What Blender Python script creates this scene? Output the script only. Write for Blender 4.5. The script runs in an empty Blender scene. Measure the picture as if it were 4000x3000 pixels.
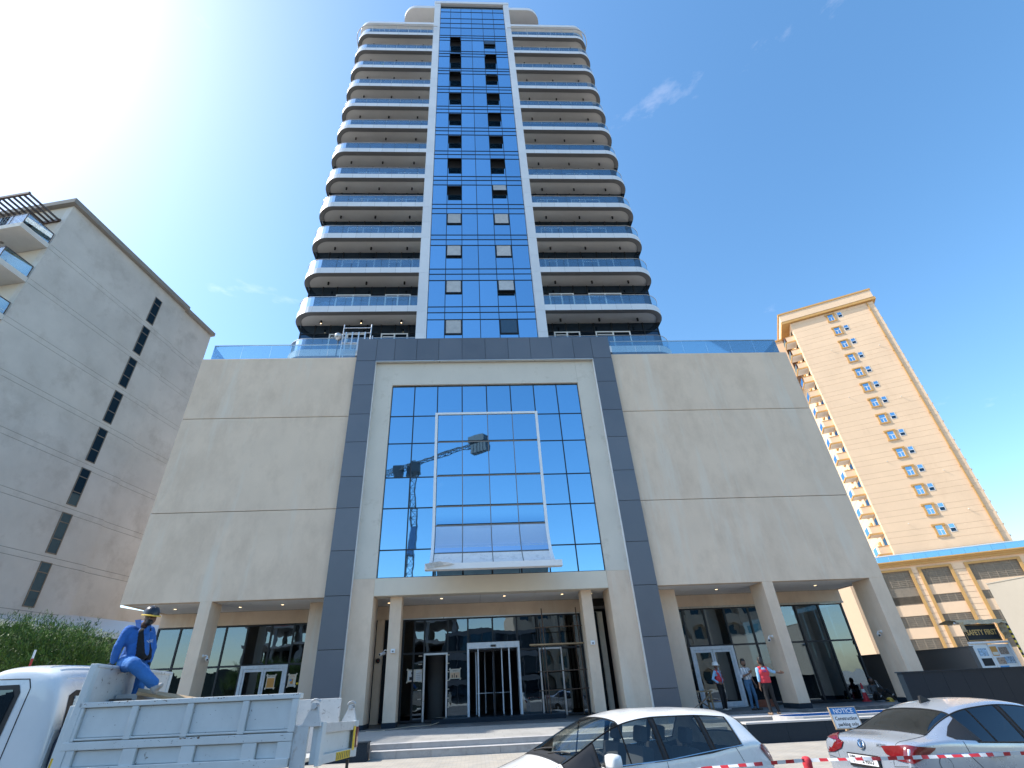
import bpy, bmesh, math, random
import numpy as np
from mathutils import Vector, Matrix, noise
from mathutils.bvhtree import BVHTree
random.seed(7)
scn = bpy.context.scene
R = math.radians

# ------------------------------------------------------------------ camera
ZC, FPX, PPX, PPY = 1.7, 1898.9, 1934.1, 1521.5          # eye height, focal length and centre in photo pixels
PIT, ROL, YAW = R(31.515), R(-2.6241), R(3.3027)
_ca, _sa, _cb, _sb, _cc, _sc = (math.cos(PIT), math.sin(PIT), math.cos(ROL), math.sin(ROL), math.cos(YAW), math.sin(YAW))
CR = (Matrix(((_cb, -_sb, 0), (_sb, _cb, 0), (0, 0, 1))) @ Matrix(((1, 0, 0), (0, _ca, _sa), (0, -_sa, _ca)))
      @ Matrix(((1, 0, 0), (0, 0, -1), (0, 1, 0))) @ Matrix(((_cc, -_sc, 0), (_sc, _cc, 0), (0, 0, 1))))
cam = bpy.data.cameras.new('camera'); camo = bpy.data.objects.new('camera', cam)
scn.collection.objects.link(camo)
cam.sensor_width = 36.0; cam.sensor_fit = 'HORIZONTAL'; cam.lens = FPX / 4000 * 36
cam.shift_x = (2000 - PPX) / 4000; cam.shift_y = (PPY - 1500) / 4000
cam.clip_start = 0.05; cam.clip_end = 6000
m = Matrix((( CR[0][0], -CR[1][0], -CR[2][0], 0), (CR[0][1], -CR[1][1], -CR[2][1], 0), (CR[0][2], -CR[1][2], -CR[2][2], ZC), (0, 0, 0, 1)))
camo.matrix_world = m
scn.camera = camo
def ray(x, y):
    return CR.transposed() @ Vector(((x - PPX) / FPX, (y - PPY) / FPX, 1.0))
def on_y(x, y, Y):
    d = ray(x, y); return Vector((0, 0, ZC)) + d * (Y / d.y)
def pl1(x, y, Y): return on_y(x * .42194, 2300 + y * .42194, Y)            # detail of the lower left

# ------------------------------------------------------------------ sky, sun, exposure
SUN = Vector((-0.66, 0.095, 0.75)).normalized()
w = bpy.data.worlds.new('World'); scn.world = w; w.use_nodes = True
nt = w.node_tree; nt.nodes.clear()
wo = nt.nodes.new('ShaderNodeOutputWorld'); bg = nt.nodes.new('ShaderNodeBackground')
sky = nt.nodes.new('ShaderNodeTexSky'); sky.sky_type = 'NISHITA'; sky.sun_disc = False
sky.sun_elevation = math.asin(SUN.z); sky.sun_rotation = math.atan2(SUN.x, SUN.y)
sky.altitude = 0; sky.air_density = 1.0; sky.dust_density = .7; sky.ozone_density = .5
tc = nt.nodes.new('ShaderNodeTexCoord')
mp = nt.nodes.new('ShaderNodeMapping'); mp.inputs['Scale'].default_value = (2.2, 2.2, 6.5); mp.inputs['Location'].default_value = (7.3, 2.9, 1.4)
nz = nt.nodes.new('ShaderNodeTexNoise'); nz.inputs['Scale'].default_value = 1.7; nz.inputs['Detail'].default_value = 8; nz.inputs['Roughness'].default_value = .62
rp = nt.nodes.new('ShaderNodeValToRGB'); rp.color_ramp.elements[0].position = .645; rp.color_ramp.elements[1].position = .82
rp.color_ramp.elements[1].color = (.36, .36, .36, 1)
mxs = nt.nodes.new('ShaderNodeMix'); mxs.data_type = 'RGBA'
mul = nt.nodes.new('ShaderNodeMix'); mul.data_type = 'RGBA'; mul.blend_type = 'ADD'; mul.inputs[0].default_value = 1
mul.inputs[7].default_value = (3.2, 2.6, 2.0, 1)
nt.links.new(tc.outputs['Generated'], mp.inputs['Vector']); nt.links.new(mp.outputs[0], nz.inputs['Vector'])
nt.links.new(nz.outputs['Fac'], rp.inputs[0]); nt.links.new(rp.outputs[0], mxs.inputs[0])
nt.links.new(sky.outputs[0], mul.inputs[6]); nt.links.new(sky.outputs[0], mxs.inputs[6]); nt.links.new(mul.outputs[2], mxs.inputs[7])
tint = nt.nodes.new('ShaderNodeHueSaturation'); tint.inputs['Hue'].default_value = .494; tint.inputs['Saturation'].default_value = 1.24; tint.inputs['Value'].default_value = 1.0
nt.links.new(mxs.outputs[2], tint.inputs['Color']); nt.links.new(tint.outputs[0], bg.inputs['Color']); bg.inputs['Strength'].default_value = 0.15
nt.links.new(bg.outputs[0], wo.inputs['Surface'])
sl = bpy.data.lights.new('sun', 'SUN'); sl.energy = 3.0; sl.angle = R(.55); sl.color = (1, .945, .86)
so = bpy.data.objects.new('sun', sl); scn.collection.objects.link(so)
so.rotation_euler = SUN.to_track_quat('Z', 'Y').to_euler(); so.location = (0, 0, 120)
scn.view_settings.view_transform = 'Standard'; scn.view_settings.look = 'None'
scn.view_settings.gamma = 1; scn.view_settings.use_curve_mapping = False
scn.view_settings.exposure = 1.12
scn.render.engine = 'CYCLES'
scn.cycles.use_denoising = True
scn.cycles.max_bounces = 8; scn.cycles.transparent_max_bounces = 16; scn.cycles.glossy_bounces = 4; scn.cycles.diffuse_bounces = 4
scn.cycles.caustics_reflective = False; scn.cycles.caustics_refractive = False

# ------------------------------------------------------------------ helpers
SC2 = bpy.data.scenes.new('workbench')          # small scene in which modifiers are applied
def applied(o):
    SC2.collection.objects.link(o)
    with bpy.context.temp_override(scene=SC2, view_layer=SC2.view_layers[0]):
        dg = bpy.context.evaluated_depsgraph_get(); dg.update(); me = bpy.data.meshes.new_from_object(o.evaluated_get(dg))
    bpy.data.objects.remove(o); return me
FR = Matrix.Identity(4)          # frame the builders work in
WM = {}                          # world matrix of every object
_unit = {}
def link(o): scn.collection.objects.link(o); return o
def put(o, parent=None, mat=None):
    """give o the world matrix mat and hang it under parent"""
    mat = mat if mat is not None else Matrix.Identity(4)
    link(o)
    if parent is not None:
        o.parent = parent; o.matrix_parent_inverse = WM[parent.name].inverted()
    o.matrix_basis = mat; WM[o.name] = mat.copy()
    return o
def tag(o, label, cat, group=None):
    o['label'] = label; o['category'] = cat
    if group: o['group'] = group
    return o
def thing(name, label, cat, loc, group=None):
    o = bpy.data.objects.new(name, None); o.empty_display_size = .3
    put(o, None, FR @ Matrix.Translation(loc)); return tag(o, label, cat, group)
def unit_mesh(mat):
    if mat.name not in _unit:
        me = bpy.data.meshes.new('block_' + mat.name)
        v = [(x, y, z) for z in (-.5, .5) for y in (-.5, .5) for x in (-.5, .5)]
        me.from_pydata(v, [], [(0, 2, 3, 1), (4, 5, 7, 6), (0, 1, 5, 4), (2, 6, 7, 3), (0, 4, 6, 2), (1, 3, 7, 5)])
        me.materials.append(mat); _unit[mat.name] = me
    return _unit[mat.name]
def bi(name, mat, parent, x0, x1, y0, y1, z0, z1, rot=None):
    """one box object sharing a unit mesh"""
    o = bpy.data.objects.new(name, unit_mesh(mat))
    mt = Matrix.Translation(((x0 + x1) / 2, (y0 + y1) / 2, (z0 + z1) / 2))
    if rot is not None: mt = mt @ rot
    return put(o, parent, FR @ mt @ Matrix.Diagonal((abs(x1 - x0), abs(y1 - y0), abs(z1 - z0), 1)))
class MB:
    def __init__(s): s.v = []; s.f = []; s.mi = []; s.m = 0
    def quad(s, *p):
        n = len(s.v); s.v += [tuple(q) for q in p]; s.f.append(tuple(range(n, n + len(p)))); s.mi.append(s.m); return s
    def box(s, x0, x1, y0, y1, z0, z1, mt=None):
        n = len(s.v)
        for z in (z0, z1):
            for y in (y0, y1):
                for x in (x0, x1):
                    p = Vector((x, y, z)); s.v.append(tuple(mt @ p) if mt is not None else tuple(p))
        for q in ((0, 2, 3, 1), (4, 5, 7, 6), (0, 1, 5, 4), (2, 6, 7, 3), (0, 4, 6, 2), (1, 3, 7, 5)):
            s.f.append(tuple(n + i for i in q)); s.mi.append(s.m)
        return s
    def tube(s, p0, p1, r0, r1=None, n=8, cap=True):
        r1 = r0 if r1 is None else r1
        p0, p1 = Vector(p0), Vector(p1); d = (p1 - p0)
        if d.length < 1e-6: return s
        q = d.to_track_quat('Z', 'Y'); b = len(s.v)
        for p, r in ((p0, r0), (p1, r1)):
            for i in range(n):
                a = 2 * math.pi * (i + .5) / n; s.v.append(tuple(p + q @ Vector((math.cos(a) * r, math.sin(a) * r, 0))))
        for i in range(n):
            j = (i + 1) % n; s.f.append((b + i, b + j, b + n + j, b + n + i)); s.mi.append(s.m)
        if cap:
            s.f.append(tuple(b + n - 1 - i for i in range(n))); s.mi.append(s.m)
            s.f.append(tuple(b + n + i for i in range(n))); s.mi.append(s.m)
        return s
    def path(s, pts, r, n=6):
        for a, b in zip(pts[:-1], pts[1:]): s.tube(a, b, r, r, n)
        return s
    def prism(s, poly, ax, a0, a1):
        """extrude a polygon (2-D points in the two other axes) along axis ax"""
        def mk(p, a):
            if ax == 'x': return (a, p[0], p[1])
            if ax == 'y': return (p[0], a, p[1])
            return (p[0], p[1], a)
        n = len(poly); b = len(s.v)
        s.v += [mk(p, a0) for p in poly] + [mk(p, a1) for p in poly]
        s.f.append(tuple(b + n - 1 - i for i in range(n))); s.mi.append(s.m)
        s.f.append(tuple(b + n + i for i in range(n))); s.mi.append(s.m)
        for i in range(n):
            j = (i + 1) % n; s.f.append((b + i, b + j, b + n + j, b + n + i)); s.mi.append(s.m)
        return s
    def lathe(s, c, prof, n=20, ax=None):
        """prof = [(r, h)...] turned round z at c"""
        b = len(s.v); q = ax.to_track_quat('Z', 'Y') if ax is not None else None; c = Vector(c)
        for r, h in prof:
            for i in range(n):
                a = 2 * math.pi * i / n; p = Vector((math.cos(a) * r, math.sin(a) * r, h))
                s.v.append(tuple(c + (q @ p if q else p)))
        for k in range(len(prof) - 1):
            for i in range(n):
                j = (i + 1) % n
                s.f.append((b + k * n + i, b + k * n + j, b + (k + 1) * n + j, b + (k + 1) * n + i)); s.mi.append(s.m)
        s.f.append(tuple(b + n - 1 - i for i in range(n))); s.mi.append(s.m)
        s.f.append(tuple(b + (len(prof) - 1) * n + i for i in range(n))); s.mi.append(s.m)
        return s
    def mesh(s, name, mats, fix=True, bevel=0, smooth=False):
        me = bpy.data.meshes.new(name); me.from_pydata(s.v, [], s.f)
        for mt in (mats if isinstance(mats, (list, tuple)) else [mats]): me.materials.append(mt)
        for p, i in zip(me.polygons, s.mi): p.material_index = i
        bm = bmesh.new(); bm.from_mesh(me)
        if fix: bmesh.ops.recalc_face_normals(bm, faces=bm.faces)
        if bevel:
            es = [e for e in bm.edges if len(e.link_faces) == 2 and e.calc_face_angle(0) > .6]
            bmesh.ops.bevel(bm, geom=es, offset=bevel, segments=2, profile=.6, affect='EDGES')
        bm.to_mesh(me); bm.free()
        if smooth: me.polygons.foreach_set('use_smooth', [True] * len(me.polygons))
        return me
    def build(s, name, mats, parent=None, fix=True, bevel=0, smooth=False, mat=None):
        me = s.mesh(name, mats, fix, bevel, smooth)
        return put(bpy.data.objects.new(name, me), parent, FR @ (mat if mat is not None else Matrix.Identity(4)))
def top_mesh(o):
    """move a top-level mesh's origin to the foot of its own shape"""
    vs = o.data.vertices
    c = Vector(((min(v.co.x for v in vs) + max(v.co.x for v in vs)) / 2, (min(v.co.y for v in vs) + max(v.co.y for v in vs)) / 2, min(v.co.z for v in vs)))
    o.data.transform(Matrix.Translation(-c)); o.matrix_basis = o.matrix_basis @ Matrix.Translation(c); WM[o.name] = o.matrix_basis.copy(); return o
def struct(o): o['kind'] = 'structure'; return o
def text(name, body, mat, parent, mt, size, depth=.004, align='CENTER', bold=0.0, sx=1.0):
    """letters as a thin solid; mt maps letter space (x right, y up, z out)"""
    cu = bpy.data.curves.new(name, 'FONT'); cu.body = body; cu.size = size; cu.align_x = align; cu.align_y = 'CENTER'
    cu.extrude = depth / 2; cu.offset = bold; cu.resolution_u = 2
    me = applied(bpy.data.objects.new(name + '_tmp', cu)); me.materials.clear(); me.materials.append(mat); me.transform(Matrix.Diagonal((sx, 1, 1, 1)))
    return put(bpy.data.objects.new(name, me), parent, mt)
def basis(o, xdir, ydir):
    x = Vector(xdir).normalized(); y = Vector(ydir); y = (y - x * y.dot(x)).normalized(); z = x.cross(y)
    return Matrix(((x.x, y.x, z.x, o[0]), (x.y, y.y, z.y, o[1]), (x.z, y.z, z.z, o[2]), (0, 0, 0, 1)))
def rounded_rect(x0, x1, y0, y1, r, n=6, corners=(1, 1, 1, 1)):
    out = []
    for k, (cx, cy, a) in enumerate(((x1 - r, y0 + r, -90), (x1 - r, y1 - r, 0), (x0 + r, y1 - r, 90), (x0 + r, y0 + r, 180))):
        if corners[k]:
            out += [(cx + r * math.cos(R(a + 90 * i / n)), cy + r * math.sin(R(a + 90 * i / n))) for i in range(n + 1)]
        else:
            out.append(((x1, y0), (x1, y1), (x0, y1), (x0, y0))[k])
    return out

# ------------------------------------------------------------------ materials
def nodes(name):
    mt = bpy.data.materials.new(name); mt.use_nodes = True; t = mt.node_tree
    return mt, t, t.nodes['Principled BSDF']
def ramp(t, fac, stops):
    r_ = t.nodes.new('ShaderNodeValToRGB'); cr = r_.color_ramp
    while len(cr.elements) < len(stops): cr.elements.new(.5)
    for e, (p, c) in zip(cr.elements, stops): e.position = p; e.color = (*c, 1) if len(c) == 3 else c
    t.links.new(fac, r_.inputs[0]); return r_.outputs[0]
def pos_noise(t, scale, detail=4, rough=.6, stretch=(1, 1, 1), obj=False):
    g = t.nodes.new('ShaderNodeTexCoord' if obj else 'ShaderNodeNewGeometry'); mp_ = t.nodes.new('ShaderNodeMapping'); mp_.inputs['Scale'].default_value = stretch
    n = t.nodes.new('ShaderNodeTexNoise'); n.inputs['Scale'].default_value = scale; n.inputs['Detail'].default_value = detail; n.inputs['Roughness'].default_value = rough
    t.links.new(g.outputs['Object' if obj else 'Position'], mp_.inputs[0]); t.links.new(mp_.outputs[0], n.inputs['Vector']); return n.outputs['Fac']
def mixc(t, fac, a, b, blend='MIX'):
    m_ = t.nodes.new('ShaderNodeMix'); m_.data_type = 'RGBA'; m_.blend_type = blend
    for s_, v in ((0, fac), (6, a), (7, b)):
        if hasattr(v, 'is_linked') or isinstance(v, bpy.types.NodeSocket): t.links.new(v, m_.inputs[s_])
        else: m_.inputs[s_].default_value = v if s_ == 0 else (*v, 1)
    return m_.outputs[2]
def bump(t, p, h, strength, dist=.02):
    b = t.nodes.new('ShaderNodeBump'); b.inputs['Strength'].default_value = strength; b.inputs['Distance'].default_value = dist
    t.links.new(h, b.inputs['Height']); t.links.new(b.outputs[0], p.inputs['Normal'])
def mat(name, col, rough=.6, metal=0., spec=.5, var=.12, vs=1.5, bmp=0., bs=40., coat=0., rnd=0., stretch=(1, 1, 1), dirt=None, obj=False, dirt2=None):
    """principled colour with soft mottling, fine relief and a little change from piece to piece"""
    mt, t, p = nodes(name); col = tuple(col)
    n = pos_noise(t, vs, 5, .62, stretch, obj)
    c = ramp(t, n, [(.28, tuple(max(0, x * (1 - var)) for x in col)), (.72, tuple(min(1, x * (1 + var)) for x in col))])
    for dirt in (dirt, dirt2):
        if not dirt: continue
        d = pos_noise(t, dirt[1], 8, .7, dirt[4] if len(dirt) > 4 else (1, 1, 1), obj)
        f = ramp(t, d, [(dirt[2], (0, 0, 0)), (dirt[3], (1, 1, 1))]); c = mixc(t, f, c, dirt[0])
    if rnd:
        oi = t.nodes.new('ShaderNodeObjectInfo'); r2 = ramp(t, oi.outputs['Random'], [(0, (1 - rnd,) * 3), (1, (1 + rnd * .4,) * 3)])
        c = mixc(t, 1.0, c, r2, 'MULTIPLY')
    t.links.new(c, p.inputs['Base Color'])
    rr = ramp(t, n, [(.3, (max(0, rough - .06),) * 3), (.7, (min(1, rough + .06),) * 3)]); t.links.new(rr, p.inputs['Roughness'])
    p.inputs['Metallic'].default_value = metal; p.inputs['Specular IOR Level'].default_value = spec; p.inputs['Coat Weight'].default_value = coat; p.inputs['Coat Roughness'].default_value = .05
    if bmp: bump(t, p, pos_noise(t, bs, 3, .6, (1, 1, 1), obj), bmp)
    return mt
def glass_mirror(name, tint, dark, fac, wav=.0, ws=.8, rough=.015, rnd=.06):
    """coated facade glass: tinted mirror over a dark body"""
    mt, t, p = nodes(name); t.nodes.remove(p); out = t.nodes['Material Output']
    gl = t.nodes.new('ShaderNodeBsdfGlossy'); gl.inputs['Roughness'].default_value = rough
    oi = t.nodes.new('ShaderNodeObjectInfo')
    r2 = ramp(t, oi.outputs['Random'], [(0, tuple(x * (1 - rnd) for x in tint)), (1, tuple(min(1, x * (1 + rnd)) for x in tint))])
    t.links.new(r2, gl.inputs['Color'])
    df = t.nodes.new('ShaderNodeBsdfDiffuse'); df.inputs['Color'].default_value = (*dark, 1)
    mx = t.nodes.new('ShaderNodeMixShader'); fr = t.nodes.new('ShaderNodeLayerWeight'); fr.inputs['Blend'].default_value = .35
    mm = t.nodes.new('ShaderNodeMapRange'); mm.inputs[1].default_value = 0; mm.inputs[2].default_value = 1; mm.inputs[3].default_value = fac; mm.inputs[4].default_value = 1
    t.links.new(fr.outputs['Fresnel'], mm.inputs[0]); t.links.new(mm.outputs[0], mx.inputs[0])
    t.links.new(df.outputs[0], mx.inputs[1]); t.links.new(gl.outputs[0], mx.inputs[2]); t.links.new(mx.outputs[0], out.inputs['Surface'])
    if wav:
        b = t.nodes.new('ShaderNodeBump'); b.inputs['Strength'].default_value = 1; b.inputs['Distance'].default_value = wav
        t.links.new(pos_noise(t, ws, 2, .4), b.inputs['Height']); t.links.new(b.outputs[0], gl.inputs['Normal'])
    return mt
def glass_clear(name, tint, base, wav=0., ws=1., rough=.0, haze=None, pw=1.0, gc=(.92, .96, 1)):
    """see-through tinted glass with its own reflection"""
    mt, t, p = nodes(name); t.nodes.remove(p); out = t.nodes['Material Output']
    gl = t.nodes.new('ShaderNodeBsdfGlossy'); gl.inputs['Roughness'].default_value = rough; gl.inputs['Color'].default_value = (*gc, 1)
    tr = t.nodes.new('ShaderNodeBsdfTransparent'); tr.inputs['Color'].default_value = (*tint, 1)
    mx = t.nodes.new('ShaderNodeMixShader'); fr = t.nodes.new('ShaderNodeLayerWeight'); fr.inputs['Blend'].default_value = .3
    mm = t.nodes.new('ShaderNodeMapRange'); mm.inputs[3].default_value = base; mm.inputs[4].default_value = pw
    t.links.new(fr.outputs['Fresnel'], mm.inputs[0]); t.links.new(mm.outputs[0], mx.inputs[0])
    a = tr.outputs[0]
    if haze:
        df = t.nodes.new('ShaderNodeBsdfDiffuse'); df.inputs['Color'].default_value = (*haze[0], 1); m2 = t.nodes.new('ShaderNodeMixShader')
        f = ramp(t, pos_noise(t, haze[2], 5), [(.3, (haze[1] * .6,) * 3), (.75, (min(1, haze[1] * 1.3),) * 3)]); t.links.new(f, m2.inputs[0])
        t.links.new(a, m2.inputs[1]); t.links.new(df.outputs[0], m2.inputs[2]); a = m2.outputs[0]
    t.links.new(a, mx.inputs[1]); t.links.new(gl.outputs[0], mx.inputs[2]); t.links.new(mx.outputs[0], out.inputs['Surface'])
    if wav:
        b = t.nodes.new('ShaderNodeBump'); b.inputs['Strength'].default_value = 1; b.inputs['Distance'].default_value = wav
        t.links.new(pos_noise(t, ws, 2, .4), b.inputs['Height']); t.links.new(b.outputs[0], gl.inputs['Normal'])
    return mt
def emit(name, col, st):
    mt, t, p = nodes(name); p.inputs['Base Color'].default_value = (*col, 1); p.inputs['Emission Color'].default_value = (*col, 1); p.inputs['Emission Strength'].default_value = st; return mt

M = {}
M['plaster'] = mat('plaster_beige', (.71, .565, .435), .9, var=.06, vs=.55, bmp=.25, bs=55, dirt=((.61, .475, .36), .9, .46, .72, (1, 1, .55)), dirt2=((.70, .62, .52), 1.1, .54, .74, (1, 1, .10)), spec=.2)
M['plaster2'] = mat('plaster_grey_beige', (.62, .575, .50), .9, var=.05, vs=.8, bmp=.2, bs=60, dirt=((.50, .455, .38), 1.6, .55, .75), spec=.2)
M['plaster3'] = mat('plaster_fresh', (.68, .61, .50), .9, var=.04, vs=.8, bmp=.2, bs=60, spec=.2)
M['joint'] = mat('dark_joint', (.035, .033, .03), .8, var=.1)
M['clad'] = mat('dark_cladding', (.135, .145, .165), .38, .25, .5, var=.06, vs=.6, rnd=.12)
M['white_alu'] = mat('white_cladding', (.66, .68, .70), .38, .05, .5, var=.03, vs=.7, rnd=.06)
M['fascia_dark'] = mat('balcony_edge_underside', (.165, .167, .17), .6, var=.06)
M['soffit'] = mat('white_soffit', (.80, .79, .77), .85, var=.03, vs=1.0, spec=.2)
M['soffit_b'] = mat('balcony_soffit', (.74, .73, .71), .85, var=.04, vs=.8, spec=.2)
M['mullion'] = mat('dark_mullion', (.02, .024, .03), .4, .3, var=.1)
M['core_glass'] = glass_mirror('blue_curtain_glass', (.44, .70, .93), (.012, .05, .10), .80, wav=.006, ws=.55)
M['big_glass'] = glass_mirror('blue_feature_glass', (.34, .60, .82), (.01, .05, .10), .80, wav=.002, ws=.9)
M['dark_glass'] = glass_mirror('dark_window_wall', (.30, .42, .55), (.008, .014, .022), .16, wav=.003, ws=.6)
M['rail_glass'] = glass_clear('balcony_glass', (.68, .80, .85), .12, pw=.85)
M['shop_glass'] = glass_clear('shopfront_glass', (.13, .20, .26), .16, wav=.0035, ws=1.0, pw=1, gc=(.66, .84, 1))
M['ski_glass'] = glass_mirror('dusty_curved_glass', (.62, .76, .9), (.42, .48, .55), .45, wav=.004, rough=.10)
M['ski_dust'] = mat('dust_covered_glass', (.72, .71, .70), .30, var=.08, vs=3, spec=.5, dirt=((.55, .56, .58), 2.2, .55, .75))
M['alu'] = mat('silver_aluminium', (.62, .63, .64), .32, .7, var=.05)
M['alu_white'] = mat('white_frame_paint', (.74, .75, .76), .4, var=.04)
M['black'] = mat('black_metal', (.012, .012, .013), .45, var=.1)
M['void'] = mat('dark_interior', (.018, .018, .02), .9, var=.1)
M['interior'] = mat('interior_grey', (.16, .16, .165), .85, var=.1)
M['int_col'] = mat('interior_column', (.30, .31, .33), .8, var=.05)
M['granite'] = mat('dark_granite', (.016, .026, .038), .45, var=.4, vs=50, spec=.14, dirt=((.04, .05, .065), 90, .58, .66))
M['granite_d'] = mat('dusty_granite', (.10, .105, .11), .5, var=.25, vs=40, dirt=((.2, .2, .195), 3, .5, .7))
M['paver'] = mat('pale_paving', (.47, .45, .42), .85, var=.12, vs=2.2, bmp=.2, bs=60, dirt=((.36, .34, .31), 1.2, .52, .7))
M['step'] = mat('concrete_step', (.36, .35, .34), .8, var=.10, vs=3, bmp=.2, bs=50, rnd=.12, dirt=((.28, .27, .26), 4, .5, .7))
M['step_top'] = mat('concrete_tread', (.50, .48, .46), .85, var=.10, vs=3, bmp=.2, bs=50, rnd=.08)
M['steel'] = mat('galvanised_steel', (.5, .5, .5), .4, .8, var=.1)
M['lamp'] = emit('warm_lamp', (1, .72, .4), 2)
M['blue_tile'] = mat('blue_mosaic', (.03, .16, .42), .25, var=.4, vs=30)
M['film_alu'] = mat('filmed_frame', (.60, .66, .72), .45, .1, var=.12, vs=7, dirt=((.30, .50, .72), 9, .60, .68))
M['paper'] = mat('paper', (.72, .66, .56), .9, var=.08, vs=5)
def brick_mat(name, c1, c2, mort, bw, bh, msize, rough=.85):
    mt, t, p = nodes(name)
    g = t.nodes.new('ShaderNodeNewGeometry'); b = t.nodes.new('ShaderNodeTexBrick'); b.inputs['Scale'].default_value = 1
    b.inputs['Brick Width'].default_value = bw; b.inputs['Row Height'].default_value = bh; b.inputs['Mortar Size'].default_value = msize
    b.inputs['Color1'].default_value = (*c1, 1); b.inputs['Color2'].default_value = (*c2, 1); b.inputs['Mortar'].default_value = (*mort, 1)
    t.links.new(g.outputs['Position'], b.inputs['Vector'])
    n = pos_noise(t, 1.3, 6, .65); d = ramp(t, n, [(.3, (.80, .79, .77)), (.7, (1.08, 1.07, 1.05))])
    t.links.new(mixc(t, 1.0, b.outputs['Color'], d, 'MULTIPLY'), p.inputs['Base Color']); p.inputs['Roughness'].default_value = rough
    bump(t, p, b.outputs['Fac'], -.3, .01); return mt
M['pavers'] = brick_mat('block_paving', (.47, .42, .35), (.40, .375, .34), (.30, .28, .25), .22, .11, .006)
M['plaza'] = brick_mat('plaza_tiles', (.41, .395, .37), (.38, .37, .35), (.28, .27, .25), .6, .6, .006)
M['asphalt'] = mat('asphalt', (.10, .098, .094), .9, var=.2, vs=3, bmp=.5, bs=90)

# ------------------------------------------------------------------ ground
struct(MB().quad((-900, -900, -.204), (900, -900, -.204), (900, 900, -.204), (-900, 900, -.204)).build('ground', mat('sandy_ground', (.45, .41, .35), .95, var=.15, vs=.3, bmp=.3, bs=8)))
struct(MB().quad((-200, -26, -.198), (200, -26, -.198), (200, 10.8, -.198), (-200, 10.8, -.198)).build('road', M['asphalt']))
struct(MB().box(-60, 60, 11.0, 60, -.19, 0).build('pavement', M['pavers']))
kerb = struct(MB().box(-60, 60, 10.8, 10.998, -.196, -.05).build('kerb', M['step']))
for i in range(40):
    bi('kerb_stone', M['step'], kerb, -20 + i, -19.015 + i, 10.79, 10.997, -.19, .012)

# ------------------------------------------------------------------ the low front building
pod = thing('podium_building', 'wide beige plastered building front with dark framed blue glass and columned porch', 'building', (2, 24, 0))
XL, XR, ZS, ZT = -15.77, 19.66, 5.5, 18.85
body = MB()
body.box(XL + .02, XR - .02, 24.35, 27.39, ZS + .12, ZT - .3)              # mass behind the front plaster
body.box(XL + .02, XR - .02, 39, 62, .45, ZT - .3); body.box(XL + .02, XR - .02, 27.75, 38.99, ZS - .3, ZT - .3)
core_b = body.build('wall', M['joint'], pod)
for sx in (0, 1):
    xa, xb = ((XL, -6.78) if sx == 0 else (8.56, XR))
    for z0, z1 in ((ZS, 9.60), (9.63, 14.83), (14.86, ZT)):
        b = MB().box(xa, xb, 24.0, 24.36, z0, z1)
        b.build('plaster_panel', M['plaster'], pod, bevel=.035 if z1 == ZT else .008)
for x in (XL, XR - .3):                                                     # returns along the sides
    for z0, z1 in ((ZS, 9.60), (9.63, 14.83), (14.86, ZT - .02)):
        bi('plaster_panel', M['plaster'], pod, x + (0.003 if x == XL else .0), x + .297, 24.365, 60, z0, z1)
bi('roof_slab', M['soffit'], pod, XL + .3, XR - .3, 24.4, 60, ZT - .32, ZT - .2)
# rail on the roof edge
rail = MB()
for a, b in ((XL + .35, -6.95), (8.75, XR - .25)): rail.box(a, b, 24.165, 24.205, 19.93, 19.97)
rl = rail.build('roof_railing', M['steel'], pod)
for a, b, n in ((XL + .35, -6.95, 5), (8.75, XR - .25, 7)):
    wd = (b - a) / n
    for i in range(n): bi('glass_pane', M['rail_glass'], rl, a + i * wd + .012, a + (i + 1) * wd - .012, 24.18, 24.195, ZT + .01, 19.925)
for x in (XL + .35, XR - .25):
    for i in range(6): bi('glass_pane', M['rail_glass'], rl, x - .008, x + .008, 24.22 + i * 1.6, 25.79 + i * 1.6, ZT + .01, 19.925)

# dark cladding frame, each sheet a piece
k = 23.78 / 24
def FX(x): return x * k
def FZ(z): return ZC + (z - ZC) * k
fb = MB(); fb.box(FX(-6.80), FX(-5.68), 23.82, 24.8, .3, FZ(20.15)); fb.box(FX(7.47), FX(8.58), 23.82, 24.8, .3, FZ(20.15)); fb.box(FX(-5.68), FX(7.47), 23.82, 24.8, FZ(18.60), FZ(20.15))
frame = fb.build('cladding_frame', M['joint'], pod)
hj = [18.59, 16.90, 14.98, 13.27, 11.30, 9.64, 7.56, 5.55, 3.38, 1.4, .45]
for x0, x1 in ((-6.82, -5.66), (7.45, 8.60)):
    for a, b in zip([20.18] + hj[:-1], hj):
        if a == 20.18: continue
        bi('cladding_panel', M['clad'], frame, FX(x0), FX(x1), 23.78, 23.83, FZ(b) + .012, FZ(a) - .012)
    for xs in (FX(x0) - .004, FX(x1) + .004):
        for a, b in zip(hj[:-1], hj): bi('cladding_panel', M['clad'], frame, xs - .012, xs + .012, 23.835, 24.3, FZ(b) + .012, FZ(a) - .012)
vj = [-6.82, -5.67, -4.58, -3.26, -1.93, -.52, .89, 2.29, 3.66, 5.0, 6.32, 7.47, 8.60]
for a, b in zip(vj[:-1], vj[1:]): bi('cladding_panel', M['clad'], frame, FX(a) + .010, FX(b) - .010, 23.775, 23.826, FZ(18.59) + .012, FZ(20.18))
bi('coping', M['clad'], frame, FX(-6.83), FX(8.61), 23.772, 24.82, FZ(20.18) + .002, FZ(20.18) + .03)
bi('drip_trim', M['alu'], frame, FX(-5.66), FX(7.45), 23.79, 24.0, FZ(18.55), FZ(18.585))
bi('side_trim', M['alu_white'], frame, FX(-5.655), FX(-5.64), 23.80, 24.03, .5, FZ(18.55)); bi('side_trim', M['alu_white'], frame, FX(7.43), FX(7.445), 23.80, 24.03, .5, FZ(18.55))

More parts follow.
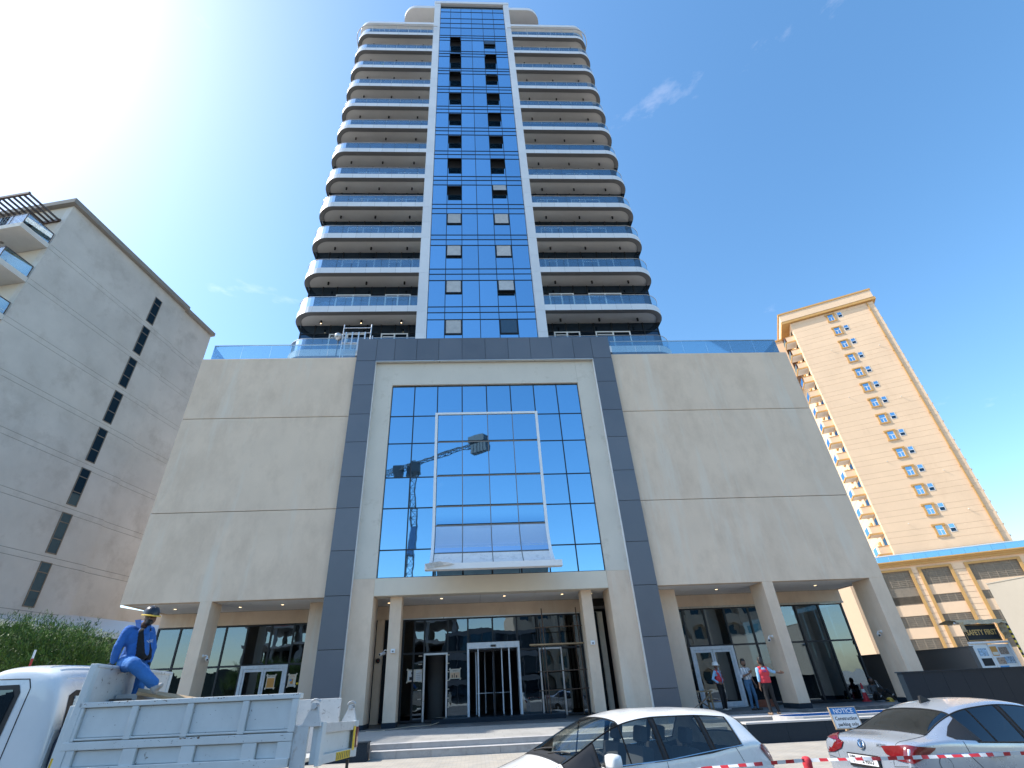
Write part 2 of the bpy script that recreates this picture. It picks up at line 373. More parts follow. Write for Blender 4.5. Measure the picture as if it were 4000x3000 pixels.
# plaster surround of the big window
Y1 = 24.04
for nm, x0, x1, z0, z1, mt in (('plaster_panel', -5.70, -4.56, 6.25, 18.7, 'plaster2'), ('plaster_panel', 6.28, 7.48, 6.25, 18.7, 'plaster2'), ('plaster_panel', -4.558, 6.278, 16.87, 18.7, 'plaster2'),
                           ('pier', -5.70, -4.60, .45, 6.248, 'plaster'), ('pier', 6.27, 7.48, .45, 6.248, 'plaster')):
    MB().box(x0, x1, Y1, 24.75 if nm != 'pier' else 25.3, z0, z1).build(nm, M[mt], pod, bevel=.012)
MB().box(-4.595, 6.265, Y1 - .02, 24.7, ZS - .02, 6.25).build('spandrel', M['plaster3'], pod, bevel=.012)
for x0, x1 in ((-5.72, -4.585), (6.255, 7.5)): bi('skirting', M['granite'], pod, x0, x1, Y1 - .02, 25.32, .44, .62)

# big window: panes, mullions
gx = [-4.55, -3.26, -1.94, -.53, .88, 2.27, 3.64, 4.99, 6.27]; gz = [6.27, 7.55, 9.6, 11.24, 13.19, 14.87, 16.85]
bw = MB()
for x in gx: bw.box(x - .03, x + .03, 24.17, 24.30, 6.25, 16.87)
for z in gz: bw.box(-4.56, 6.28, 24.175, 24.295, z - .03, z + .03)
win = bw.build('feature_window', M['mullion'], pod)
for i in range(8):
    for j in range(6):
        jx, jz = random.uniform(-.0016, .0016), random.uniform(-.0016, .0016)
        bi('glass_pane', M['big_glass'], win, gx[i] + .03, gx[i + 1] - .03, 24.19, 24.21, gz[j] + .03, gz[j + 1] - .03, Matrix.Rotation(jx, 4, 'X') @ Matrix.Rotation(jz, 4, 'Z'))
bi('back_panel', M['void'], win, -4.5, 6.2, 24.30, 24.34, 6.3, 16.8)

# flared glass canopy sweeping out of the window
kp = 24.02 / 24
def prof(t):                                                                # t from 0 (top) to 1 (lip)
    if t < .55: return (24.02, 14.88 - (14.88 - 9.2) * t / .55)
    u = (t - .55) / .45; a = u * math.pi / 2
    return (24.02 - 2.35 * (1 - math.cos(a)) ** 1.15, 9.2 - 2.95 * math.sin(a) ** .95)
can = MB()
for xa in (-1.97, 3.62):
    pr = [prof(i / 40) for i in range(41)]
    for a, b in zip(pr[:-1], pr[1:]):
        can.quad((xa - .05, a[0] - .05, a[1]), (xa + .09, a[0] - .05, a[1]), (xa + .09, b[0] - .05, b[1]), (xa - .05, b[0] - .05, b[1]))
        can.quad((xa - .05, a[0] - .05, a[1]), (xa - .05, b[0] - .05, b[1]), (xa - .05, b[0] + .10, b[1] + .02), (xa - .05, a[0] + .10, a[1]))
        can.quad((xa + .09, a[0] - .05, a[1]), (xa + .09, a[0] + .10, a[1]), (xa + .09, b[0] + .10, b[1] + .02), (xa + .09, b[0] - .05, b[1]))
can.box(-2.02, 3.71, 23.965, 24.17, 14.83, 14.95)
canopy = can.build('glass_canopy', M['alu_white'], pod, fix=False)
bi('lip_beam', M['alu_white'], canopy, -2.07, 3.76, 21.35, 21.72, 6.02, 6.26)
film = MB(); fp = [(-2.0, 6.265), (-1.5, 6.30), (-1.1, 6.27)]
film.quad((-2.06, 21.34, 6.26), (-1.72, 21.33, 6.30), (-1.60, 21.32, 6.10), (-1.95, 21.31, 6.05)).quad((-1.72, 21.33, 6.30), (-1.45, 21.30, 6.33), (-1.2, 21.27, 6.16), (-1.60, 21.32, 6.10)).quad((-1.45, 21.30, 6.33), (-1.05, 21.335, 6.28), (-.8, 21.33, 6.2), (-1.2, 21.27, 6.16))
film.build('torn_film', mat('grey_film', (.45, .42, .38), .5, var=.3, vs=8), canopy, fix=False)
cx = [-1.87, -.53, .88, 2.27, 3.60]
rows = [0, .163, .352, .51, .60, .76, 1.0]
for r0, r1 in zip(rows[:-1], rows[1:]):
    for i in range(4):
        b = MB(); n = 10; ps = [prof(r0 + .004 + (r1 - r0 - .008) * q / n) for q in range(n + 1)]
        for p, q in zip(ps[:-1], ps[1:]):
            b.quad((cx[i] + .02, p[0] + .01, p[1]), (cx[i + 1] - .02, p[0] + .01, p[1]), (cx[i + 1] - .02, q[0] + .01, q[1]), (cx[i] + .02, q[0] + .01, q[1]))
        b.build('glass_pane', M['big_glass'] if r1 < .61 else M['ski_glass'] if r1 < .8 else M['ski_dust'], canopy, fix=False, smooth=True)
cm = MB()
for x in cx[1:-1]:
    pr = [prof(i / 40) for i in range(41)]
    for a, b in zip(pr[:-1], pr[1:]): cm.quad((x - .02, a[0] + .004, a[1]), (x + .02, a[0] + .004, a[1]), (x + .02, b[0] + .004, b[1]), (x - .02, b[0] + .004, b[1]))
for r_ in rows[1:-1]:
    p = prof(r_); q = prof(r_ + .006); cm.quad((cx[0], p[0] + .003, p[1]), (cx[-1], p[0] + .003, p[1]), (cx[-1], q[0] + .003, q[1] - .01), (cx[0], q[0] + .003, q[1] - .01))
cm.build('glazing_bar', mat('dusty_bar', (.16, .15, .14), .6), canopy, fix=False)

# porch: soffit sheets, columns, rear band, glazing
jx = [-15.74, -13.02, -10.36, -7.70, -5.04, -2.38, .28, 2.93, 5.6, 8.25, 10.9, 13.57, 16.2, 18.9, 19.62]
for a, b in zip(jx[:-1], jx[1:]): bi('soffit_panel', M['soffit'], pod, a + .006, b - .006, 24.37 if not -5.1 < a < 5.7 else 24.72, 27.38, ZS + .005, ZS + .05)
for x, y in [(-14.3, 25.8), (-11.3, 25.9), (-9.2, 25.6), (9.9, 25.9), (12.2, 25.8), (17.3, 25.7), (-4.25, 26.3), (-1.6, 25.5), (1.45, 25.4), (4.3, 25.5), (5.75, 25.6)]:
    o = MB().lathe((x, y, ZS - .004), [(.10, .008), (.10, .0), (.07, -.002)], 14).build('downlight', M['alu_white'], pod)
    MB().lathe((x, y, ZS - .007), [(.062, .0), (.062, -.002)], 12).build('lamp', M['lamp'], o)
for x0, x1, y0, y1 in ((-12.30, -11.78, 24.005, 25.05), (13.64, 14.15, 24.005, 25.27), (18.93, 19.655, 24.005, 25.27), (-3.90, -3.36, 24.45, 25.07), (5.02, 5.52, 24.45, 25.07)):
    c = MB().box(x0, x1, y0, y1, .46, ZS + .003 if y0 < 24.1 else ZS + .004).build('column', M['plaster'], pod, bevel=.02)
    bi('skirting', M['granite'], c, x0 - .02, x1 + .02, y0 - .02, y1 + .02, .44, .64)
for a, b in ((XL + .02, -7.6), (-5.6, 5.6), (9.7, XR - .03)): bi('plaster_panel', M['plaster'], pod, a, b, 27.40, 27.7, 4.88, ZS - .002)
for x0, x1 in ((-7.8, -5.72), (7.5, 9.85)): bi('plaster_panel', M['plaster'], pod, x0, x1, 25.31, 27.39, .45, ZS - .003)
bi('head_trim', mat('bare_render', (.50, .47, .42), .9, var=.2, vs=9), pod, 9.86, XR - .05, 27.33, 27.40, 4.84, 4.93)
bi('head_trim', M['alu'], pod, -3.65, 5.4, 27.34, 27.40, 4.83, 4.88)
def glazing(xs, zb, zt_, ztr, doors, nm):
    mb = MB()
    for x in xs: mb.box(x - .04, x + .04, 27.42, 27.56, zb, zt_)
    mb.box(xs[0], xs[-1], 27.425, 27.555, ztr - .04, ztr + .04); mb.box(xs[0], xs[-1], 27.426, 27.554, zb, zb + .08); mb.box(xs[0], xs[-1], 27.427, 27.553, zt_ - .06, zt_)
    g = mb.build(nm, M['mullion'], pod)
    for a, b in zip(xs[:-1], xs[1:]):
        for z0, z1 in ((zb + .08, ztr - .04), (ztr + .04, zt_ - .06)):
            if z0 < ztr and any(d0 - .05 < (a + b) / 2 < d1 + .05 for d0, d1 in doors): continue
            t_ = random.uniform(-.003, .003)
            bi('glass_pane', M['shop_glass'], g, a + .04, b - .04, 27.47, 27.485, z0, z1, Matrix.Rotation(t_, 4, 'Z') @ Matrix.Rotation(random.uniform(-.002, .002), 4, 'X'))
    return g
gl_l = glazing([-15.72, -14.63, -13.5, -12.40, -11.34, -10.17, -9.07, -7.86], .48, 4.86, 3.08, [(-11.3, -9.1)], 'shopfront_glazing')
gl_c = glazing([-3.6, -3.05, -2.54, -1.38, -.36, .89, 2.13, 3.18, 4.3, 5.4], .48, 4.83, 3.30, [(-2.54, -1.38), (-.36, 2.13)], 'entrance_glazing')
gl_r = glazing([9.86, 10.83, 11.95, 13.07, 14.36, 15.65, 16.94, 18.22, 19.50], .48, 4.84, 3.10, [(10.83, 13.07)], 'shopfront_glazing')
for y in (28.6, 29.8, 31.0, 32.2): bi('glass_pane', M['shop_glass'], gl_r, 19.48, 19.50, y - 1.1, y, .5, 4.8)
for y in (28.6, 29.8, 31.0): bi('glass_pane', M['shop_glass'], gl_l, -15.72, -15.70, y - 1.1, y, .5, 4.8)
def double_door(par, x0, x1, zt_, film=True):
    fm = M['film_alu']; fw = .13
    d = MB(); d.box(x0, x0 + fw, 27.38, 27.54, .47, zt_); d.box(x1 - fw, x1, 27.38, 27.54, .47, zt_); d.box(x0, x1, 27.379, 27.541, zt_ - .15, zt_); d.box(x0 + fw, x1 - fw, 27.381, 27.539, .46, .49)
    o = d.build('door_frame', fm, par); xm = (x0 + x1) / 2
    for a, b, hs in ((x0 + fw + .01, xm - .008, 1), (xm + .008, x1 - fw - .01, -1)):
        lf = MB(); lf.box(a, a + .09, 27.40, 27.50, .50, zt_ - .16); lf.box(b - .09, b, 27.40, 27.50, .50, zt_ - .16); lf.box(a, b, 27.401, 27.499, zt_ - .27, zt_ - .16); lf.box(a, b, 27.402, 27.498, .50, .70)
        l = lf.build('door_leaf', fm, par); bi('glass_pane', M['shop_glass'], l, a + .09, b - .09, 27.44, 27.455, .70, zt_ - .27)
        hx = b - .05 if hs > 0 else a + .05
        MB().tube((hx, 27.34, 1.1), (hx, 27.34, 1.7), .016).tube((hx, 27.40, 1.15), (hx, 27.34, 1.15), .012).tube((hx, 27.40, 1.65), (hx, 27.34, 1.65), .012).build('handle', M['steel'], l)

double_door(gl_l, -11.30, -9.08, 3.07); double_door(gl_r, 10.83, 13.05, 3.07)
# entrance: open doorway, revolving door, side door frame
d = MB(); d.box(-2.54, -2.46, 27.36, 27.55, .47, 3.28); d.box(-1.45, -1.37, 27.36, 27.55, .47, 3.28); d.box(-2.54, -1.37, 27.361, 27.549, 3.20, 3.28); d.build('door_frame', M['alu'], gl_c)
rv = MB(); rv.box(-.40, -.30, 26.75, 27.5, .62, 3.6); rv.box(2.06, 2.16, 26.75, 27.5, .62, 3.6); rv.box(-.40, 2.16, 26.72, 27.5, 3.36, 3.62)
for a in (0, 90, 180, 270):
    c_, s_ = math.cos(R(a + 25)), math.sin(R(a + 25)); rv.tube((.88, 27.9, .65), (.88, 27.9, 3.36), .04); rv.tube((.88 + c_ * .95, 27.9 + s_ * .95, .65), (.88 + c_ * .95, 27.9 + s_ * .95, 3.36), .03); rv.tube((.88, 27.9, 1.5), (.88 + c_ * .95, 27.9 + s_ * .95, 1.5), .018)
rv.box(.1, .16, 26.8, 26.9, .62, 3.36); rv.box(1.6, 1.66, 26.8, 26.9, .62, 3.36)
rvo = rv.build('revolving_door', M['film_alu'], gl_c)
bi('sensor', M['black'], rvo, .75, 1.0, 26.66, 26.718, 3.42, 3.5)
d = MB(); d.box(3.16, 3.23, 27.34, 27.42, .47, 3.32); d.box(4.24, 4.31, 27.34, 27.42, .47, 3.32); d.box(3.16, 4.31, 27.341, 27.419, 3.25, 3.32); d.build('door_frame', M['alu'], gl_c)
for i in range(7):
    z = 1.0 + i * .36
    for x in (-2.66, -1.33): bi('tape_strip', M['paper'] if 'paper' in M else M['soffit'], gl_c, x - .12, x + .05, 27.35, 27.358, z, z + .035)
# slots beside the entrance
for x0, x1 in ((-5.14, -4.94), (-4.54, -4.28), (5.62, 5.84), (6.05, 6.3)): bi('side_glass', M['dark_glass'], pod, x0, x1, 27.36, 27.405, .5, 4.85)
bi('plaster_panel', M['plaster'], pod, -5.6, -3.66, 27.41, 27.6, .47, 4.87); bi('plaster_panel', M['plaster2'], pod, 5.45, 6.6, 27.41, 27.6, .47, 4.87)
bi('column', M['plaster2'], pod, 6.0, 6.02, 27.38, 27.4, .5, 4.85)
# hall inside
hall = MB(); hall.box(XL + .1, XR - .1, 27.6, 38.9, .40, .45); hall.build('floor_slab', M['interior'], pod)
bi('ceiling', M['interior'], pod, XL + .1, XR - .1, 27.72, 38.9, 5.05, 5.18)
bi('back_wall', M['interior'], pod, XL + .1, XR - .1, 38.6, 38.8, .46, 5.04)
for x in (-8.0, -5.0, 7.4, 9.0): bi('partition', M['interior'], pod, x, x + .2, 27.75, 38.5, .46, 5.04)
for x, y, r_ in ((-10.9, 29.6, .42), (-13.9, 29.8, .4), (-2.2, 31, .45), (4.2, 31, .45), (12.3, 29.6, .42), (17.3, 29.4, .45)):
    MB().lathe((x, y, .46), [(r_, 0), (r_, 4.58)], 24).build('round_column', M['int_col'], pod, smooth=True)

# plinth, steps, plaza
pl = MB(); pl.box(XL - .4, XR + .3, 23.55, 27.58, -.05, .45); pl.build('plinth', M['granite_d'], pod)
bi('door_step', M['granite'], pod, -1.95, 3.95, 25.7, 27.3, .452, .615)
plz = MB(); plz.quad((-7.2, 18.72, .34), (8.0, 18.72, .34), (8.0, 23.56, .425), (-7.2, 23.56, .425)); plz.quad((-7.2, 18.72, -.02), (8.0, 18.72, -.02), (8.0, 18.72, .34), (-7.2, 18.72, .34))
struct(plz.build('plaza', M['plaza']))
struct(MB().box(8.02, 30, 17.62, 23.54, -.02, .34).build('terrace', M['plaza']))
st = thing('front_steps', 'pair of long pale concrete steps up to the entrance plaza', 'steps', (2, 18.4, 0))
for i in range(11):
    a = -3.48 + i * 1.05
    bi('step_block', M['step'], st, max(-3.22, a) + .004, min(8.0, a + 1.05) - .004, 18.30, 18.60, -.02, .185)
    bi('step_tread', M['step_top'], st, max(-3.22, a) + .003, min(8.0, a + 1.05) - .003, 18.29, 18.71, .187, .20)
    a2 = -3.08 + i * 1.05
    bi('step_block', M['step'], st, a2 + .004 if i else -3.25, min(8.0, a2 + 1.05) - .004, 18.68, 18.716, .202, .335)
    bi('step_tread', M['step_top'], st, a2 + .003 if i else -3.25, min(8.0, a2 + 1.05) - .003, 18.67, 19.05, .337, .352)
gw = thing('granite_wall', 'low dark granite planter wall left of the entrance steps', 'wall', (-5.4, 18.1, 0)); 
for i in range(4): bi('granite_slab', M['granite'], gw, -3.24 - (i + 1) * 1.0, -3.246 - i * 1.0, 17.95, 18.4, -.01, .44)
bi('coping', M['granite'], gw, -7.26, -3.225, 17.93, 18.42, .442, .47)
gw = thing('granite_wall', 'low dark granite wall with pale coping right of the entrance steps', 'wall', (11, 17.4, 0))
for i in range(9): bi('granite_slab', M['granite'], gw, 8.03 + i * 1.2, 9.224 + i * 1.2, 17.30, 17.6, -.01, .475)
bi('coping', M['step_top'], gw, 8.01, 18.9, 17.28, 17.66, .477, .52)
gw = thing('granite_wall', 'tall black speckled granite ramp wall at the end of the porch', 'wall', (20, 20, 0))
for i in range(9): bi('granite_slab', M['granite'], gw, 15.5 + i * .76, 16.252 + i * .76, 19.98, 20.25, .0, 1.58)
bi('coping', M['granite'], gw, 15.46, 22.36, 19.95, 20.28, 1.582, 1.62)
# extra steps and pool rim right of the entrance
st2 = thing('side_steps', 'two pale steps in front of the right-hand shopfront', 'steps', (9.5, 21, 0))
bi('step_block', M['step'], st2, 8.05, 12.4, 20.62, 22.2, .342, .43); bi('step_tread', M['step_top'], st2, 8.04, 12.42, 20.6, 22.2, .431, .445)
bi('step_block', M['step'], st2, 8.05, 12.8, 22.4, 23.5, .342, .385)
pool = thing('pool_basin', 'raised round-ended basin with blue mosaic lining beside the porch', 'basin', (12.8, 20.6, .34))
def oval(x0, x1, y0, y1, n=10):
    r_ = (y1 - y0) / 2; cy = (y0 + y1) / 2
    return [(x0 + r_ + r_ * math.cos(R(90 + 180 * i / n)), cy + r_ * math.sin(R(90 + 180 * i / n))) for i in range(n + 1)] + [(x1, y0), (x1, y1)]
o_, i_ = oval(10.2, 15.4, 18.9, 20.5), oval(10.42, 15.2, 19.1, 20.3); pb = MB(); n = len(o_)
for i in range(n):
    j = (i + 1) % n
    pb.quad((*o_[i], .342), (*o_[j], .342), (*o_[j], .50), (*o_[i], .50)).quad((*o_[i], .50), (*o_[j], .50), (*i_[j], .50), (*i_[i], .50))
pb.build('rim', M['step_top'], pool)
pi = MB()
for i in range(n):
    j = (i + 1) % n; pi.quad((*i_[i], .499), (*i_[j], .499), (*i_[j], .36), (*i_[i], .36))
pi.build('lining', M['blue_tile'], pool, fix=False); MB().quad(*[(x, y, .43) for x, y in i_]).build('water', glass_mirror('pool_water', (.3, .5, .7), (.03, .15, .3), .3, rough=.03), pool, fix=False)
# ------------------------------------------------------------------ the apartment tower above
tow = thing('apartment_tower', 'tall white apartment tower with rounded balconies and a blue glass centre strip', 'building', (.83, 30, ZT))
B0, SH, NF, YB, YG = 21.15, 3.836, 13, 27.0, 28.61
sides = {'l': (-12.77, -3.81, 1.5), 'r': (5.44, 14.54, 1.5)}
def plan(side, inset=0., y1=40., n=9):
    """outline of a balcony slab: straight front, round outer corner"""
    x0, x1, r_ = sides[side]; rr = r_ - inset
    if side == 'l':
        pts = [(x1, YB + inset)] + [(x0 + r_ - rr * math.sin(R(90 * i / n)), YB + r_ - rr * math.cos(R(90 * i / n))) for i in range(n + 1)] + [(x0 + inset, y1), (x1, y1)]
    else:
        pts = [(x0, YB + inset)] + [(x1 - r_ + rr * math.sin(R(90 * i / n)), YB + r_ - rr * math.cos(R(90 * i / n))) for i in range(n + 1)] + [(x1 - inset, y1), (x0, y1)]
    return pts
def front(side, inset, n=9, yend=32.): return plan(side, inset, yend, n)[:-1]
bal_mesh, soff_mesh, hand_mesh, curve_f, curve_g = {}, {}, {}, {}, {}
def wallstrip(pts, z0, z1, th=0):
    b = MB()
    for a, c in zip(pts[:-1], pts[1:]): b.quad((*a, z0), (*c, z0), (*c, z1), (*a, z1))
    return b
for sd in 'lr':
    b = MB(); po, pi_ = plan(sd), plan(sd, .38)
    b.m = 0; b.quad(*[(x, y, .50) for x, y in po])                         # top
    b.m = 1
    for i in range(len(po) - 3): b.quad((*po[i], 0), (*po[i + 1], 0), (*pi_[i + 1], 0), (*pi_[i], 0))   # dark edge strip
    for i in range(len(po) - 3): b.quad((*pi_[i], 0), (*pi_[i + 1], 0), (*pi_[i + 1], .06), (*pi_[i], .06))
    b.m = 0
    for i in range(len(po) - 3): b.quad((*po[i], 0), (*po[i + 1], 0), (*po[i + 1], .50), (*po[i], .50))
    bal_mesh[sd] = b.mesh('balcony_' + sd, [M['joint'], M['fascia_dark']], fix=False)
    b = MB(); b.quad(*[(x, y, .06) for x, y in plan(sd, .36)]); soff_mesh[sd] = b.mesh('soffit_' + sd, M['soffit_b'], fix=False)
    pts = front(sd, .05); b = MB()
    b.path([(x, y, 1.515) for x, y in pts], .022, 5); hand_mesh[sd] = b.mesh('handrail_' + sd, M['steel'])
    arc = plan(sd, -.012)[1:-2]; curve_f[sd] = wallstrip(arc + [(arc[-1][0], 31.5)], .004, .552).mesh('fascia_curve_' + sd, M['white_alu'], fix=False, smooth=True)
    arc = plan(sd, .06)[1:-2]; curve_g[sd] = wallstrip(arc + [(arc[-1][0], 31.)], .56, 1.50).mesh('glass_curve_' + sd, M['rail_glass'], fix=False, smooth=True)
dl_mesh = MB().tube((0, 0, -.24), (0, 0, 0), .075, .075, 10).mesh('downlight', M['black'], smooth=False)
lamp_mesh = MB().tube((0, 0, -.246), (0, 0, -.241), .05, .05, 10).mesh('lamp', M['lamp'])
def inst(me, name, parent, loc): return put(bpy.data.objects.new(name, me), parent, FR @ Matrix.Translation(loc))
PX_ = {'l': [-12.42, -11.4, -10.3, -8.97, -7.63, -6.59, -5.56, -4.56, -3.8], 'r': [5.44, 6.21, 7.21, 8.23, 9.35, 10.71, 12.03, 13.13, 14.24]}
DL = {'l': (-10.87, -7.97, -5.05), 'r': (6.75, 9.68, 12.6)}
DO = {'l': ((-10.3, -7.66), (-6.55, -4.58)), 'r': ((6.24, 8.2), (9.37, 12.02))}
for i in range(NF):
    z = B0 + SH * i
    for sd in 'lr':
        x0, x1, r_ = sides[sd]
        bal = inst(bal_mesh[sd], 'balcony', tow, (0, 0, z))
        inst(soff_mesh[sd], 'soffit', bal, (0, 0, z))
        xs = [x0 + r_ + 1.13 * q for q in range(7)] + [x1] if sd == 'l' else [x0] + [x1 - r_ - 1.13 * (6 - q) for q in range(7)]
        for a, b in zip(xs[:-1], xs[1:]):
            bi('fascia_panel', M['white_alu'], bal, a + .006, b - .006, YB - .012, YB - .002, z + .004, z + .552)
            if i < NF: bi('glass_pane', M['rail_glass'], bal, a + .012, b - .012, YB + .055, YB + .068, z + .552, z + 1.50)
        inst(curve_f[sd], 'fascia_panel', bal, (0, 0, z)); inst(curve_g[sd], 'glass_pane', bal, (0, 0, z)); inst(hand_mesh[sd], 'handrail', bal, (0, 0, z))
        if i:
            for x in DL[sd]:
                d_ = inst(dl_mesh, 'downlight', bal, (x, 28.05, z + .06))
                if i == 1 and sd == 'l': inst(lamp_mesh, 'lamp', d_, (x, 28.05, z + .06))
        # window wall of the storey
        zt_ = z + SH
        if i < 6:
            mb = MB()
            for x in PX_[sd]: mb.box(x - .035, x + .035, YG - .06, YG + .06, z + .5, zt_ + .06)
            mb.box(PX_[sd][0], PX_[sd][-1], YG - .055, YG + .055, z + 3.06, z + 3.13)
            wl = mb.build('window_wall', M['mullion'], tow)
            for a, b in zip(PX_[sd][:-1], PX_[sd][1:]):
                bi('glass_pane', M['dark_glass'], wl, a + .035, b - .035, YG - .01, YG + .01, z + 3.13, zt_ + .05)
                bi('glass_pane', M['dark_glass'], wl, a + .035, b - .035, YG - .009, YG + .011, z + .5, z + 3.06)
            for a, b in DO[sd]:
                df = MB(); m_ = (a + b) / 2
                for u, v in ((a, a + .10), (m_ - .06, m_ + .06), (b - .10, b)): df.box(u, v, YG - .10, YG - .062, z + .5, z + 3.05)
                df.box(a, b, YG - .098, YG - .063, z + 2.95, z + 3.05); df.box(a + .15, m_ - .06, YG - .097, YG - .064, z + 2.72, z + 2.78); df.build('sliding_door', M['alu_white'], wl)
        else:
            bi('window_wall', M['dark_glass'], tow, PX_[sd][0], PX_[sd][-1], YG - .01, YG + .01, z + .5, zt_ + .05)
        xs_ = -12.42 if sd == 'l' else 14.24
        bi('side_glass', M['big_glass'], tow, xs_ - .02, xs_ + .02, YG + .03, 40, z + .5, zt_ + .02)
bi('tower_body', M['void'], tow, -12.3, 14.1, YG + .1, 45, ZT - .1, B0 + SH * NF + 2)
# roof slabs and crown
ztop = B0 + SH * NF - SH
for sd in 'lr':
    for z0, z1, ins in ((68.98, 69.30, .25), (69.92, 70.38, -.02)):
        b = MB(); po = plan(sd, ins); b.m = 0
        for i in range(len(po) - 3): b.quad((*po[i], z0), (*po[i + 1], z0), (*po[i + 1], z1), (*po[i], z1))
        b.quad(*[(x, y, z1) for x, y in po]); b.m = 1; b.quad(*[(x, y, z0) for x, y in po])
        b.build('roof_slab', [M['white_alu'], M['soffit_b']], tow, fix=False)
    b = MB(); po = plan(sd, .5)
    for i in range(len(po) - 3): b.quad((*po[i], 69.3), (*po[i + 1], 69.3), (*po[i + 1], 69.92), (*po[i], 69.92))
    b.build('roof_wall', M['white_alu'], tow, fix=False)
    b = MB(); fr_ = front(sd, -.30, yend=30.5); b.path([(x, y, 68.72) for x, y in ([(fr_[0][0] + (.5 if sd == 'l' else -.5), fr_[0][1])] + fr_)], .05, 8)
    for k_ in range(0, 6):
        x = sides[sd][0] + 1.8 + k_ * 1.4; b.tube((x, YB - .30, 68.70), (x + .1, YB + .02, 67.75), .02, .02, 5)
    b.build('cradle_rail', M['steel'], tow)
    x0, x1 = ((-7.75, -3.83) if sd == 'l' else (5.46, 9.4))
    out = rounded_rect(x0, x1, 27.02, 31.5, 1.6, 8, (0, 0, 0, 1) if sd == 'l' else (1, 0, 0, 0))
    b = MB(); b.m = 0
    n = len(out)
    for i in range(n):
        j = (i + 1) % n; b.quad((*out[i], 74.45), (*out[j], 74.45), (*out[j], 75.06), (*out[i], 75.06))
    b.quad(*[(x, y, 75.06) for x, y in out]); b.m = 1; b.quad(*[(x, y, 74.45) for x, y in out])
    b.build('crown_canopy', [M['white_alu'], M['soffit_b']], tow, fix=False)
# pilasters of white sheets
for x0, x1 in ((-3.81, -3.10), (4.80, 5.46)):
    p_ = bi('pilaster', M['joint'], tow, x0 + .012, x1 - .012, 27.0, 28.9, ZT, 75.7)
    zs = [ZT + .05]
    for i in range(NF + 2): zs += [B0 + SH * i, B0 + SH * i + 1.85]
    zs = sorted(z for z in zs if ZT + .04 < z < 75.6) + [75.7]
    for a, b in zip(zs[:-1], zs[1:]):
        bi('cladding_panel', M['white_alu'], p_, x0, x1, 26.975, 26.998, a + .006, b - .006)
    for xx in (x0 - .002, x1 + .002): bi('cladding_panel', M['white_alu'], p_, xx - .008, xx + .008, 26.976, 28.6, ZT + .05, 75.69)
bi('crown_beam', M['white_alu'], tow, -3.86, 5.51, 26.93, 28.5, 75.72, 76.25)
# centre strip of blue glass
cwx = [-3.085, -1.83, -.56, .73, 2.10, 3.43, 4.785]
zl = []
for k_ in range(-1, 12): zl += [24.38 + SH * k_, 25.04 + SH * k_, 25.59 + SH * k_]
zl = [z for z in zl if z > ZT] + [69.73, 70.92, 72.21, 74.01, 75.30]
mb = MB()
for x in cwx[1:-1]: mb.box(x - .026, x + .026, 27.20, 27.36, ZT, 75.7)
for z in zl: mb.box(cwx[0], cwx[-1], 27.205, 27.355, z - .022, z + .022)
cw = mb.build('curtain_wall', M['mullion'], tow)
bi('back_panel', M['void'], cw, cwx[0], cwx[-1], 27.45, 27.5, ZT, 75.7); bi('head_panel', M['fascia_dark'], cw, cwx[0], cwx[-1], 27.15, 27.28, 75.32, 75.70)
zs = [ZT + .02] + zl
sash_l = [0, 2, 4, 2, 30, 34, 26, 24, 24, 33, 35, 36]; sash_r = [0, 10, 1, 1, 16, 34, 26, 30, 24, 18, 34, 8]
M['sash_film'] = mat('filmed_pane', (.42, .43, .43), .5, var=.12, vs=3, rnd=.15)
M['sash_glass'] = glass_mirror('sash_glass', (.30, .36, .40), (.02, .03, .035), .35)
for i in range(6):
    for a, b in zip(zs[:-1], zs[1:]):
        k_ = round((b - 24.38) / SH); is_s = i in (1, 4) and abs(b - (24.38 + SH * k_)) < .01 and 0 <= k_ <= 11
        zb = b - 1.36 if is_s else b
        if is_s:
            ang = (sash_l if i == 1 else sash_r)[k_]
            x0, x1 = cwx[i] + .04, cwx[i + 1] - .04
            bi('void_panel', M['void'], cw, x0, x1, 27.36, 27.38, zb + .03, b - .03)
            bi('glazing_bar', M['mullion'], cw, x0, x1, 27.2, 27.35, zb - .03, zb + .03)
            mt = FR @ Matrix.Translation((0, 27.20, b - .03)) @ Matrix.Rotation(R(-ang), 4, 'X')
            s_ = MB(); h_ = 1.30
            s_.box(x0, x0 + .06, -.03, .03, -h_, 0); s_.box(x1 - .06, x1, -.03, .03, -h_, 0); s_.box(x0, x1, -.029, .029, -.06, 0); s_.box(x0, x1, -.029, .029, -h_, -h_ + .06)
            o = put(bpy.data.objects.new('sash', s_.mesh('sash', M['mullion'] if ang < 15 or True else M['alu'])), cw, mt)
            pm = MB().box(x0 + .06, x1 - .06, -.008, .008, -h_ + .06, -.06)
            filmed = (k_ in (0, 1, 2, 3) and i == 1) or (i == 4 and k_ in (1, 2, 3, 4)) 
            put(bpy.data.objects.new('glass_pane', pm.mesh('glass_pane', M['sash_film'] if filmed else M['sash_glass'])), o, mt)
        t_ = (random.uniform(-.0012, .0012), random.uniform(-.0012, .0012))
        bi('glass_pane', M['core_glass'], cw, cwx[i] + .026, cwx[i + 1] - .026, 27.24, 27.26, a + .022, zb - .022, Matrix.Rotation(t_[0], 4, 'X') @ Matrix.Rotation(t_[1], 4, 'Z'))
